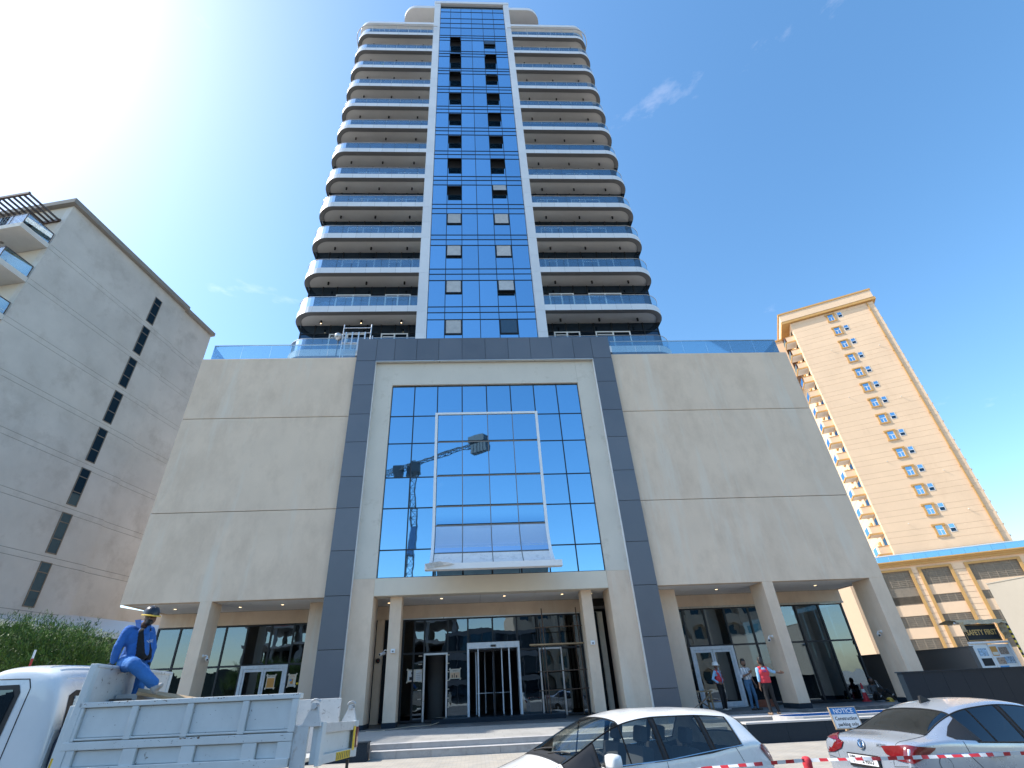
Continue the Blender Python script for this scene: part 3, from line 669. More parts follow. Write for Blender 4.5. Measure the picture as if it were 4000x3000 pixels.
# ------------------------------------------------------------------ grey block on the left
M['grey_wall'] = mat('grey_render', (.60, .58, .545), .9, var=.10, vs=.35, bmp=.25, bs=30, spec=.2, dirt=((.48, .455, .42), .5, .50, .72))
M['grey_light'] = mat('cream_render', (.60, .56, .49), .9, var=.06, vs=.8, bmp=.2, bs=30, spec=.2)
M['brown_metal'] = mat('brown_rail_paint', (.065, .042, .032), .5, var=.1)
M['cornice_grey'] = mat('grey_cornice', (.27, .25, .225), .85, var=.08)
M['blue_win'] = glass_mirror('blue_strip_window', (.13, .24, .35), (.012, .03, .05), .10)
FR = Matrix.Translation((-28.4, 34.1, 0)) @ Matrix.Rotation(R(79.3), 4, 'Z')
lb = thing('apartment_block', 'grey rendered apartment block with one column of tall blue strip windows', 'building', (0, 5, 0))
K = 1.42
def lz(z): return ZC + (z - ZC) * K
x0, x1, x2 = -6.28 * K, 2.37 * K, 5.22 * K + .05
jn = []
for q in range(8): jn += [21.71 - 2.325 * q, 21.44 - 2.325 * q]
zs = [24.65] + jn + [5.2]
for a, b in zip(zs[:-1], zs[1:]):
    if a <= 5.2 or b < 5.0: continue
    za, zb = lz(a) - .011, lz(max(b, 5.2)) + .011
    bi('wall_band', M['grey_wall'], lb, x0, x1, .0, .5, zb, za); bi('wall_band', M['grey_wall'], lb, x1 + .003, x2, .16, .6, zb, za)
    bi('wall_band', M['grey_light'], lb, x0 + .003, x0 + .4, .503, 14, zb, za)
bi('wall', M['joint'], lb, x0 + .03, x1 - .03, .03, 14, lz(5.2), lz(24.6)); bi('wall', M['joint'], lb, x1 - .02, x2 - .03, .19, 14, lz(5.2), lz(24.58)); bi('wall', M['grey_wall'], lb, x0 + 3, x2 - 1.5, 2.2, 13, -.2, lz(5.2) - .01)
bi('wall', M['grey_wall'], lb, x2 - 1.6, x2 + 14.0, .9, 6, -.2, lz(6.3))
bi('cornice', M['cornice_grey'], lb, x0 - .35, x1 + .1, -.35, 14, lz(24.65), lz(24.95)); bi('cornice', M['cornice_grey'], lb, x1 + .103, x2 + .12, -.18, 13, lz(24.65) - .02, lz(24.90))
for q in range(8):
    za = lz(23.80 - 2.325 * q); zb = lz(21.86 - 2.325 * q) if q < 99 else 0
    w_ = MB(); w_.box(.0, .07, -.03, .03, zb, za); w_.box(.73, .80, -.03, .03, zb, za)
    for z in (za, za - .62 * 1.0, zb + 1.0, zb + .06): w_.box(0, .8, -.028, .03, z - .06, z)
    wo_ = w_.build('strip_window', mat('bronze_frame', (.16, .13, .10), .5) if q == 0 else bpy.data.materials['bronze_frame'], lb)
    for a, b in ((za - .62, za - .06), (zb + 1.0, za - .68), (zb + .06, zb + .94)): bi('glass_pane', M['blue_win'], wo_, .07, .73, -.012, -.002, b if b < a else a, a if b < a else b)
for q in range(4):                                                          # balconies on the front
    zf = lz(21.44 - 2.325 * q)
    sl_ = bi('balcony', mat('white_balcony', (.66, .64, .60), .85, var=.05) if q == 0 else bpy.data.materials['white_balcony'], lb, x0 - 2.0, x0 - .003, .06 if q else .04, 9.5, zf, zf + .38)
    gz0, gz1 = zf + .39, zf + 1.38
    b = MB(); b.path([(x0 - .05, .12, gz1), (x0 - 1.93, .12, gz1), (x0 - 1.93, 9.4, gz1)], .04, 4)
    for y in (.12, 1.25, 2.4, 3.6, 4.8, 6, 7.2, 8.4): b.tube((x0 - 1.93, y, zf + .38), (x0 - 1.93, y, gz1), .03, .03, 4)
    b.tube((x0 - .06, .12, zf + .38), (x0 - .06, .12, gz1), .03, .03, 4); b.build('railing', M['brown_metal'], sl_)
    bi('glass_pane', M['rail_glass'], sl_, x0 - 1.9, x0 - .1, .11, .125, gz0, gz1 - .04)
    for y in range(7): bi('glass_pane', M['rail_glass'], sl_, x0 - 1.94, x0 - 1.925, .16 + y * 1.17, 1.22 + y * 1.17, gz0, gz1 - .04)
    bi('door', M['dark_glass'], lb, x0 - .03, x0 - .004, 3.0, 6.4, zf + .4, zf + 2.7)
    MB().lathe((x0 - 1.0, 2.6, zf - .004), [(.12, 0), (.1, -.06)], 12).build('lamp', M['cornice_grey'], sl_)
pg = thing('pergola', 'brown slatted metal pergola over the top corner balcony of the grey block', 'pergola', (x0 - 1, 4, lz(23.3)))
pz = lz(23.45)
b = MB(); b.box(x0 - 2.5, x0 - 2.36, .35, 9.6, pz, pz + .2); b.box(x0 - .14, x0 - .02, .35, 9.6, pz - .02, pz + .2); b.build('beam', M['brown_metal'], pg)
for q in range(21): bi('slat', M['brown_metal'], pg, x0 - 2.36, x0 - .14, .42 + q * .44, .50 + q * .44, pz + .04, pz + .18)
for y in (2.6, 2.85, 3.1): bi('post', M['brown_metal'], pg, x0 - 2.46, x0 - 2.38, y, y + .06, lz(21.44) + .38, pz)

# ------------------------------------------------------------------ tan block on the right
FR = Matrix.Translation((68, 76.5, 0)) @ Matrix.Rotation(R(-28.5), 4, 'Z')
M['tan_wall'] = mat('tan_render', (.80, .575, .385), .9, var=.05, vs=.25, spec=.2, dirt=((.70, .49, .32), .35, .55, .8, (1, 1, .3)))
M['tan_trim'] = mat('ochre_trim', (.55, .32, .12), .85, var=.08, spec=.2)
M['tan_groove'] = mat('groove_backing', (.48, .34, .22), .9, var=.05)  # darker tan backing that shows in the gaps between wall bands
M['grille'] = mat('brown_louvre', (.24, .195, .145), .8, var=.15, vs=2)
M['win_blue'] = glass_mirror('apartment_window', (.42, .66, .85), (.02, .08, .15), .7)
K2 = 1.7
def rz(z): return ZC + (z - ZC) * K2
rb = thing('apartment_block', 'tall tan apartment tower with ochre framed window pairs and side balconies', 'building', (6, 4, 0))
WX0, WX1 = -.88 * K2, 7.75 * K2
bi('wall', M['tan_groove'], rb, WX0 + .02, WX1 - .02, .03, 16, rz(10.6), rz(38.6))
zt_, zb_ = rz(38.35), rz(10.7); st_ = 1.937 * K2
lines = []
for q in range(15):
    zc = rz(38.2) - q * st_                                                 # window head of the storey
    lines += [zc - .35, zc - 1.25, zc - 2.2]
zz = [zt_] + [z for z in lines if zb_ < z < zt_] + [zb_]
for a, b in zip(zz[:-1], zz[1:]):
    bi('wall_band', M['tan_wall'], rb, WX0, WX1, .0, .4, b + .014, a - .014); bi('wall_band', M['tan_wall'], rb, WX0 + .002, WX0 + .4, .403, 15, b + .02, a - .02)
for q in range(14):
    zc = rz(38.2) - q * st_
    fx0, fx1, fz0, fz1 = 4.84, 6.32, zc - 1.92, zc
    f = MB(); f.box(fx0, fx0 + .27, -.13, -.003, fz0, fz1); f.box(fx1 - .27, fx1, -.13, -.003, fz0, fz1); f.box(fx0 - .12, fx1 + .12, -.17, -.003, fz1 - .22, fz1 + .02); f.box(fx0 - .08, fx1 + .08, -.16, -.003, fz0 - .02, fz0 + .2)
    f.box(fx0 - .12, fx0 + .12, -.19, -.003, fz1 - .36, fz1 - .16); f.box(fx1 - .12, fx1 + .12, -.19, -.003, fz1 - .36, fz1 - .16)
    wn = f.build('window', M['tan_trim'], rb)
    fr_ = MB(); a, b, c, d_ = fx0 + .27, fx1 - .27, fz0 + .2, fz1 - .22; mz = c + (d_ - c) * .56; mx_ = (a + b) / 2
    fr_.box(a, b, -.06, -.004, mz - .05, mz + .05); fr_.box(mx_ - .04, mx_ + .04, -.058, -.004, c, mz); fr_.box(a, a + .05, -.057, -.004, c, d_); fr_.box(b - .05, b, -.057, -.004, c, d_); fr_.box(a, b, -.056, -.004, c, c + .05)
    fr_.build('frame', M['alu_white'], wn)
    bi('pane', M['win_blue'], wn, a, b, -.03, -.006, mz, d_); bi('pane', M['win_blue'], wn, a, mx_, -.0305, -.0062, c, mz); bi('pane', M['win_blue'], wn, mx_, b, -.0308, -.0064, c, mz)
    a, b, c, d_ = 6.78, 7.54, zc - 1.42, zc - .22; mz = (c + d_) / 2
    fr_ = MB(); fr_.box(a, b, -.05, -.003, mz - .04, mz + .04); fr_.box(a, a + .06, -.05, -.003, c, d_); fr_.box(b - .06, b, -.05, -.003, c, d_); fr_.box(a, b, -.049, -.003, c, c + .06)
    wn = fr_.build('window', M['alu_white'], rb); bi('pane', M['win_blue'], wn, a, b, -.03, -.0045, mz, d_); bi('pane', M['blue_win'], wn, a, b, -.0302, -.0046, c, mz)
    # balcony on the left-hand side
    zf = zc - 3.25
    bl = bi('balcony', M['tan_trim'], rb, WX0 - 1.9, WX0 - .003, .9, 3.6, zf - .28, zf)
    bi('soffit', M['soffit'], bl, WX0 - 1.75, WX0 - .01, 1.02, 3.5, zf - .30, zf - .282)
    bi('parapet', M['tan_wall'], bl, WX0 - 1.55, WX0 - .004, .92, 1.05, zf + .002, zf + 1.1); bi('glass_pane', M['win_blue'], bl, WX0 - 1.88, WX0 - 1.84, 1.0, 3.5, zf + .05, zf + 1.1)
    bi('coping', M['tan_trim'], bl, WX0 - 1.6, WX0 - .004, .88, 1.09, zf + 1.102, zf + 1.2)
    bi('pane', M['dark_glass'], rb, WX0 - .02, WX0 - .002, 1.3, 3.2, zf + .1, zf + 2.5)
    f = MB().box(WX0 - .22, WX0 - .003, 5.2, 6.6, zf + .3, zf + 2.6); f.build('window', M['tan_trim'], rb); bi('lamp_bracket', M['tan_trim'], rb, WX0 - .3, WX0 - .01, 4.3, 4.5, zf + 1.2, zf + 1.5)
bi('cornice', M['tan_trim'], rb, -3.0, 13.75, -.5, 16, rz(38.42), rz(38.75)); bi('parapet', M['tan_wall'], rb, -2.85, 13.5, -.55, 15.8, rz(38.75) + .002, rz(39.75)); bi('coping', M['tan_trim'], rb, -3.05, 13.6, -.68, 16, rz(39.75) + .002, rz(39.95))
bi('corner_pier', M['tan_wall'], rb, -4.6, -2.9, 5.5, 16, rz(33), rz(38.3)); bi('coping', M['tan_trim'], rb, -4.8, -2.86, 5.3, 16.1, rz(38.3), rz(38.33) + .3)
bi('drain_pipe', M['tan_trim'], rb, 12.05, 12.2, -.22, -.06, rz(10.9), rz(38.3))
for q in range(15): bi('pipe_clamp', M['tan_trim'], rb, 11.97, 12.28, -.25, -.003, rz(37.2) - q * st_, rz(37.2) - q * st_ + .12)
for x, z in ((3.1, 55.5), (2.3, 45), (10.5, 54), (9.6, 43), (3.2, 32), (9.8, 29), (2.0, 21.5), (10.2, 22.5)): MB().tube((x, -.35, z), (x, 0, z + .05), .05, .05, 6).build('spout', M['alu_white'], rb)
for q in range(26): bi('corner_bracket', M['tan_wall'], rb, WX1 + .002, WX1 + .3, .5, .8, zb_ + 1 + q * 1.75, zb_ + 1.25 + q * 1.75)
# its parking podium
rp_ = thing('parking_podium', 'tan car-park podium with brown louvred bays below the tan tower', 'building', (6, 6, 0))
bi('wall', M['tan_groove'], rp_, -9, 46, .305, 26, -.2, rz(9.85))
px = [-9, -4.6, -.53, .63, 4.5, 6.46, 12.58, 14.5, 20.6, 22.5, 28.6]
for a, b in ((-5.4, -4.6), (-.53, .63), (4.5, 6.46), (12.58, 14.5), (20.6, 22.5), (28.6, 46)):
    z = -.2
    while z < rz(9.8):
        z1 = min(z + .8, rz(9.8)); bi('wall_band', M['tan_wall'], rp_, a, b, -.02, .3, z + .02, z1 - .02); z = z1
bi('wall_band', M['tan_wall'], rp_, -9, 46, -.019, .3, rz(9.4), rz(9.8) + .02)
for a, b in ((-4.6, -.53), (.63, 4.5), (6.46, 12.58), (14.5, 20.6), (22.5, 28.6)):
    levels = ((rz(8.04), rz(9.38)), (rz(6.53), rz(7.22)), (rz(4.72), rz(5.65)), (rz(2.9), rz(3.88)))
    for n_, (z0, z1) in enumerate(levels):
        g = bi('louvre_bay', M['grille'], rp_, a, b, .16, .3, z0 if a != -4.6 or n_ else rz(6.6), z1)
        if a == -4.6 and n_ == 1: continue
        nb = 4 if b - a < 5 else 6
        for q in range(1, nb): bi('louvre_post', M['grille'], g, a + (b - a) * q / nb - .06, a + (b - a) * q / nb + .06, .08, .158, z0, z1)
        nl = int((z1 - z0) / .26)
        lv = MB()
        for q in range(nl): lv.box(a, b, .10, .155, z0 + q * .26 + .02, z0 + q * .26 + .13)
        lv.build('louvre_blade', M['grille'], g)
    for (z0, z1) in ((rz(7.22), rz(8.04)), (rz(5.65), rz(6.53)), (rz(3.88), rz(4.72)), (-.2, rz(2.9))):
        if a == -4.6 and z0 > rz(7): continue
        bi('wall_band', M['tan_wall'], rp_, a, b, .05, .3, z0 + .003, z1 - .003)
    for xx in (a, b): bi('bay_trim', M['tan_trim'], rp_, xx - .2, xx + .2, -.16, -.022, .1, rz(9.45))
    bi('bay_trim', M['tan_trim'], rp_, a - .2, b + .2, -.161, -.023, rz(9.38) - .03, rz(9.38) + .28)
for z0, z1, y in ((rz(9.76), rz(9.95), -.35), (rz(9.95) + .002, rz(10.1), -.5), (rz(10.1) + .002, rz(10.2), -.7)): bi('cornice', M['tan_trim'], rp_, -9.2, 46, y, .5, z0, z1)
gp = glass_mirror('blue_parapet_glass', (.40, .66, .85), (.03, .16, .30), .55)
for q in range(26): bi('glass_pane', gp, rp_, -9 + q * 1.6, -7.42 + q * 1.6, -.5, -.46, rz(10.21), rz(10.72) if q != 3 else rz(10.7))
bi('rail_cap', M['alu_white'], rp_, -9.1, 46, -.56, -.42, rz(10.73), rz(10.80))
FR = Matrix.Identity(4)

# ------------------------------------------------------------------ boundary wall, cream wall, canopy, hedge
bwall = thing('boundary_wall', 'plain dark grey boundary wall beside the porch', 'wall', (22, 27, 0))
gm = mat('grey_boundary_paint', (.115, .105, .10), .85, var=.06, vs=.8)
bi('wall', gm, bwall, 22.0, 22.2, 23.80, 60, 0, 2.43); bi('coping', gm, bwall, 21.98, 22.22, 23.78, 60, 2.432, 2.465)
u = Vector((math.cos(R(95.6)), math.sin(R(95.6)), 0)); c0 = Vector((24.61, 24, 5.02)); sc_ = 20.9 / 24
p0 = Vector((c0.x * sc_, 20.9, ZC + (c0.z - ZC) * sc_))
crm = thing('cream_wall', 'tall plain cream end wall standing beside the safety board', 'wall', (p0.x, p0.y - 2, 0))
cm_ = mat('cream_paint', (.43, .385, .32), .85, var=.04, vs=.7, spec=.2)
FR = basis((p0.x, p0.y, 0), u, (u.cross(Vector((0, 0, 1))) * -1))
bi('wall', cm_, crm, -14, 0, -.3, 0, 0, p0.z); bi('coping', cm_, crm, -14, .02, -.32, .02, p0.z + .001, p0.z + .04)
FR = Matrix.Identity(4)
# shade canopy between the two buildings
sc = thing('shade_canopy', 'white edged brown fabric car-park canopy beside the grey block', 'canopy', (-19, 27, 0))
ca = [Vector((p[0] * 1.19, p[1] * 1.19, ZC + (p[2] - ZC) * 1.19)) for p in ((-26, 26, 5.9), (-20.05, 26, 5.04), (-16.69, 26, 4.58), (-14.7, 26, 4.17))]
b = MB(); wv = MB()
for a, c in zip(ca[:-1], ca[1:]):
    for q in range(6):
        f0, f1 = q / 6, (q + 1) / 6; p, r_ = a.lerp(c, f0), a.lerp(c, f1)
        b.quad(p, r_, r_ + Vector((0, .05, -.30)), p + Vector((0, .05, -.30)))
        b.quad(p, r_, r_ + Vector((0, 7, .9)), p + Vector((0, 7, .9)))
        s0, s1 = .5 * math.sin(f0 * math.pi), .5 * math.sin(f1 * math.pi)
        wv.quad(p + Vector((0, .06, -.30)), r_ + Vector((0, .06, -.30)), r_ + Vector((.1, 1.2, -1.4 - s1)), p + Vector((.1, 1.2, -1.4 - s0)))
        wv.quad(r_ + Vector((.1, 1.2, -1.4 - s1)), p + Vector((.1, 1.2, -1.4 - s0)), p + Vector((.1, 6.5, -2.4)), r_ + Vector((.1, 6.5, -2.4)))
b.build('canopy_sheet', mat('white_pvc', (.62, .58, .54), .6, var=.05), sc, fix=False); wv.build('side_curtain', mat('brown_fabric', (.055, .045, .038), .9, var=.2, vs=3), sc, fix=False)
for x in (-24, -19, -16.5): MB().tube((x * 1.19, 31.3, 0), (x * 1.19, 31.3, 5.0), .07).build('post', M['brown_metal'], sc)
bi('shade_backdrop', mat('shade_brown', (.05, .042, .036), .9, var=.2), sc, -38, -15.9, 39.2, 39.3, 0, 5.6)  # dark brown sheet painted as the shadow under the canopy
# hedge of fine upright foliage
rng = random.Random(3)
tr = thing('hedge_tree', 'bushy bright green feathery hedge behind the truck cab', 'tree', (-13, 15.5, 0))
lv = MB(); cl = []
for cx_, cy_, cz_, rx_, rz_ in ((-15.5, 15.2, 2.4, 2.0, 1.35), (-13.3, 15.1, 2.4, 1.8, 1.25), (-12.1, 15.0, 2.3, 1.5, 1.35), (-11.1, 15.2, 2.2, 1.2, 1.3), (-10.5, 15.4, 1.9, .9, 1.1), (-12.5, 16.4, 2.6, 2.2, 1.1), (-14.5, 16.4, 2.7, 2.2, 1.2)):
    for q in range(300):
        a = rng.uniform(0, 6.283); e = math.asin(rng.uniform(-.35, 1)); rr = rng.uniform(.55, 1.03) ** .6
        p = Vector((cx_ + math.cos(a) * math.cos(e) * rx_ * rr, cy_ + math.sin(a) * math.cos(e) * 1.1 * rr, cz_ + math.sin(e) * rz_ * rr))
        d_ = (Vector((math.cos(a) * math.cos(e) * .6, math.sin(a) * math.cos(e) * .6, .75 + rng.uniform(-.2, .4)))).normalized()
        ln = rng.uniform(.18, .42)
        for t in range(36):
            o_ = p + d_ * ln * (t / 36) + Vector((rng.gauss(0, .05), rng.gauss(0, .05), rng.gauss(0, .05)))
            v_ = (d_ * .9 + Vector((rng.gauss(0, .45), rng.gauss(0, .45), rng.gauss(0, .35)))).normalized(); s_ = v_.cross(Vector((rng.gauss(0, 1), rng.gauss(0, 1), rng.gauss(0, 1)))).normalized() * .009
            h_ = rng.uniform(.05, .11)
            lv.m = 0 if rng.random() < .6 else 1
            lv.quad(o_ - s_, o_ + s_, o_ + v_ * h_ + s_ * .3, o_ + v_ * h_ - s_ * .3)
cr_ = lv.build('crown', [mat('leaf_green', (.11, .19, .025), .6, var=.45, vs=2.5), mat('leaf_dark', (.04, .085, .016), .6, var=.35, vs=2.5)], tr, fix=False); cr_['kind'] = 'stuff'
bk = mat('bark', (.12, .09, .06), .9, var=.3, vs=9)
for x in (-15.4, -13.2, -12.0, -10.9):
    tb = MB().tube((x, 15.6, -.05), (x + .1, 15.5, 1.4), .09, .06)
    for q in range(5): tb.tube((x + .1, 15.5, 1.35), (x + rng.uniform(-.8, .8), 15.4 + rng.uniform(-.5, .5), 2.6), .04, .015, 5)
    tb.build('trunk', bk, tr)
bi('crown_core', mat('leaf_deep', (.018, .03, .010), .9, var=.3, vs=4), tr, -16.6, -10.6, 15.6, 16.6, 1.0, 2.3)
mk = thing('marker_post', 'leaning red and white marker post behind the truck cab', 'post', (-9.9, 12.2, 0))
a, b = pl1(285, 690, 11.6), pl1(330, 566, 11.6)
lo = a - (b - a) * 4.2
MB().tube((lo.x, 11.6, 0), tuple(a.lerp(b, .35)), .022, .022, 6).build('lower_pole', mat('red_paint', (.45, .02, .02), .5), mk); MB().tube(tuple(a.lerp(b, .35)), tuple(b), .021, .021, 6).build('upper_pole', M['alu_white'], mk)
# ------------------------------------------------------------------ cars
M['car_white'] = mat('white_car_paint', (.83, .82, .79), .30, var=.03, vs=3, coat=.8, dirt=((.70, .67, .61), 5, .56, .8))
M['car_silver'] = mat('silver_car_paint', (.46, .50, .56), .28, .55, var=.04, vs=3, coat=.8)
M['car_glass'] = glass_clear('car_glass', (.80, .85, .82), .05, pw=.6)
M['car_tint'] = glass_clear('tinted_car_glass', (.06, .07, .08), .10, pw=.8)
M['rubber'] = mat('black_rubber', (.014, .014, .015), .6, var=.15)
M['tyre'] = mat('tyre', (.02, .02, .021), .85, var=.2)
M['cabin'] = mat('dark_cabin_trim', (.035, .035, .037), .8, var=.15)
M['seat'] = mat('grey_seat_cloth', (.06, .06, .065), .9, var=.15)
M['red_lamp'] = mat('red_lamp_lens', (.16, .003, .005), .2, var=.25, vs=14, coat=1)
M['clear_lamp'] = mat('clear_lamp_lens', (.55, .52, .50), .12, .4, var=.2, vs=14, coat=1)
M['chrome'] = mat('chrome', (.72, .73, .75), .12, 1., var=.03)
def subsurf(me, lv):
    o = bpy.data.objects.new('tmp', me); md = o.modifiers.new('s', 'SUBSURF'); md.levels = lv; md.render_levels = lv; return applied(o)
def split_by_mat(me, names):
    out = {}
    for k_ in names:
        bm = bmesh.new(); bm.from_mesh(me); bmesh.ops.delete(bm, geom=[f for f in bm.faces if f.material_index != k_], context='FACES')
        if bm.faces:
            m2 = bpy.data.meshes.new(names[k_]); 
            for f in bm.faces: f.material_index = 0; f.smooth = True
            bm.to_mesh(m2); out[k_] = m2
        bm.free()
    return out
class Car:
    """body lofted through stations (x from the nose, widths and heights), windows cut out as panes"""
    def __init__(s, name, label, X, Y, head, z0, paint, glass, stations, win, rear):
        s.mt = Matrix.Translation((X, Y, z0)) @ Matrix.Rotation(head, 4, 'Z'); s.paint = paint
        s.root = thing(name, label, 'car', (X, Y, z0))
        V, n = [], 7
        for (x, zb, wb, wc, zc, zt, zs_) in stations:
            half = [(wb * .90, zs_), (wb * 1.0, zs_ + (zb - zs_) * .33), (wb * 1.015, zs_ + (zb - zs_) * .70), (wb, zb), (wc, zc), (wc * .60, zt - .012), (0, zt)]
            V.append([Vector((2.15 - x, y, z)) for y, z in half] + [Vector((2.15 - x, -y, z)) for y, z in half[-2::-1]])
        s.V = V; m_ = len(V[0]); vs, fs, mi = [], [], []
        for st_ in V: vs += [tuple(p) for p in st_]
        for i in range(len(V) - 1):
            for j in range(m_ - 1):
                fs.append((i * m_ + j, i * m_ + j + 1, (i + 1) * m_ + j + 1, (i + 1) * m_ + j)); jj = j if j < 6 else 11 - j
                idx = 0
                if jj == 3 and i in win: idx = win[i] * 2 + (0 if j < 6 else 1)
                if jj in (4, 5) and i in rear: idx = rear[i]
                mi.append(idx)
        for e_, flip in ((0, False), (len(V) - 1, True)):
            for j in range(6):
                a, b, c, d_ = e_ * m_ + j, e_ * m_ + j + 1, e_ * m_ + m_ - 2 - j, e_ * m_ + m_ - 1 - j
                fs.append((a, b, c, d_) if b != c else (a, b, d_)); mi.append(0)
        me = bpy.data.meshes.new('car'); me.from_pydata(vs, [], fs)
        for q in range(40): me.materials.append(paint)
        for p, q in zip(me.polygons, mi): p.material_index = q
        bm = bmesh.new(); bm.from_mesh(me); bmesh.ops.recalc_face_normals(bm, faces=bm.faces)
        cl = bm.edges.layers.float.get('crease_edge') or bm.edges.layers.float.new('crease_edge')
        for e in bm.edges:
            a, b = e.verts[0].index, e.verts[1].index; ja, jb = a % m_, b % m_
            ja, jb = min(ja, m_ - 1 - ja), min(jb, m_ - 1 - jb)
            if ja == jb == 3: e[cl] = .55
            if ja == jb == 4: e[cl] = .35
            if ja == jb == 0: e[cl] = .8
        bm.to_mesh(me); bm.free()
        hi = subsurf(me, 3); s.bvh = BVHTree.FromPolygons([v.co.copy() for v in hi.vertices], [tuple(p.vertices) for p in hi.polygons])
        parts = split_by_mat(hi, {q: 'p%d' % q for q in range(40)})
        for q, m2 in parts.items():
            m2.materials.clear(); m2.materials.append(paint if q == 0 else (glass[q] if isinstance(glass, dict) and q in glass else M['rubber'] if q in s_black(win) else (glass.get('d') if isinstance(glass, dict) else glass)))
            nm = 'body' if q == 0 else ('windscreen' if q == 30 else 'rear_window' if q == 31 else 'roof_panel' if q == 32 else 'side_window')
            s.body = put(bpy.data.objects.new(nm, m2), s.root, s.mt) if q == 0 else getattr(s, 'body', None)
            if q: put(bpy.data.objects.new(nm, m2), s.root, s.mt)
            if q:                                                          # black seal round each pane
                bm = bmesh.new(); bm.from_mesh(m2); t_ = MB()
                for e in bm.edges:
                    if len(e.link_faces) == 1: t_.tube(e.verts[0].co, e.verts[1].co, .011, .011, 4, False)
                bm.free(); t_.build('seal', M['rubber'], s.root, mat=s.mt)
        # inside: liner, seats, wheel
        ln = MB(); ws = [(p[1], p) for p in stations if .9 < p[0] < 4.0]
        iv = [[Vector((2.15 - p[0], sg * (p[2] - .07), z)) for sg, z in ((1, p[1] - .04), (1, .3), (-1, .3), (-1, p[1] - .04))] for _, p in ws]
        for a, b in zip(iv[:-1], iv[1:]):
            for q in range(3): ln.quad(a[q], a[q + 1], b[q + 1], b[q])
        ln.quad(*iv[0]); ln.quad(*iv[-1]); ln.build('cabin_liner', M['cabin'], s.root, fix=False, mat=s.mt)
        for sx_ in (.36, -.36):
            for xx in (2.15 - 2.25, 2.15 - 3.0):
                se = MB(); tl = Matrix.Translation((xx, sx_, .50 if xx > -.5 else .44)) @ Matrix.Rotation(R(-14), 4, 'Y')
                se.box(-.09, .09, -.24, .24, 0, .62, tl); se.box(-.05, .06, -.12, .12, .66, .86, tl); se.box(-.02, .0, -.06, -.045, .6, .7, tl); se.box(-.02, .0, .045, .06, .6, .7, tl); se.box(-.05, .5, -.24, .24, -.14, .06, tl)
                se.build('seat', M['seat'], s.root, bevel=.035, mat=s.mt)
        MB().box(2.15 - 1.75, 2.15 - 1.15, -.66, .66, .72, .96).build('dashboard', M['cabin'], s.root, bevel=.05, mat=s.mt)
        wr = MB(); cc_ = Vector((2.15 - 1.83, .36, .93)); q_ = Vector((-.8, 0, .6)).to_track_quat('Z', 'Y')
        ring = [cc_ + q_ @ Vector((math.cos(R(a)) * .18, math.sin(R(a)) * .18, 0)) for a in range(0, 361, 24)]; wr.path(ring, .016, 6); wr.tube(ring[0], ring[7], .014); wr.build('steering_wheel', M['cabin'], s.root, mat=s.mt)
        for xx in (.85, 3.42):                                             # wheels
            for sg in (1, -1):
                c_ = Vector((2.15 - xx, sg * .76, .31)); ax = Vector((0, sg, 0))
                t_ = MB().lathe(c_, [(.20, -.10), (.29, -.105), (.315, -.07), (.315, .07), (.29, .105), (.20, .10)], 28, ax).build('wheel', M['tyre'], s.root, mat=s.mt, smooth=False)
                h_ = MB().lathe(c_ + ax * .07, [(.205, -.02), (.205, .02), (.06, .035)], 20, ax)
                h_.build('rim', M['alu'], t_, mat=s.mt)
        MB().box(-1.7, 1.7, -.78, .78, .12, .26).build('underbody', M['rubber'], s.root, mat=s.mt)
    def snap(s, p, off=0):
        l, nrm, _, _ = s.bvh.find_nearest(Vector(p)); 
        c = Vector((l.x * .9, 0, .7))
        if nrm.dot(l - c) < 0: nrm = -nrm
        return l + nrm * off
    def decal(s, name, pts, mt, off=.006, cuts=3, parent=None, thick=True):
        bm = bmesh.new(); vs = [bm.verts.new(Vector(p)) for p in pts]; bm.faces.new(vs); bmesh.ops.triangulate(bm, faces=bm.faces)
        bmesh.ops.subdivide_edges(bm, edges=bm.edges, cuts=cuts, use_grid_fill=True)
        for v in bm.verts: v.co = s.snap(v.co, off)
        bmesh.ops.recalc_face_normals(bm, faces=bm.faces)
        for f in bm.faces: f.smooth = True
        me = bpy.data.meshes.new(name); bm.to_mesh(me); bm.free(); me.materials.append(mt)
        return put(bpy.data.objects.new(name, me), parent or s.root, s.mt)
    def line(s, name, pts, mt=None, r=.004, off=.0, n=8, parent=None):
        ps = []
        for a, b in zip(pts[:-1], pts[1:]):
            for q in range(n): ps.append(s.snap(Vector(a).lerp(Vector(b), q / n), off))
        ps.append(s.snap(pts[-1], off))
        return MB().path(ps, r, 5).build(name, mt or M['rubber'], parent or s.root, mat=s.mt)
    def obj(s, name, mb, mt, **k): return mb.build(name, mt, k.pop('parent', s.root), mat=s.mt, **k)
def s_black(win): return [v * 2 + q for v in win.values() if v >= 10 for q in (0, 1)]
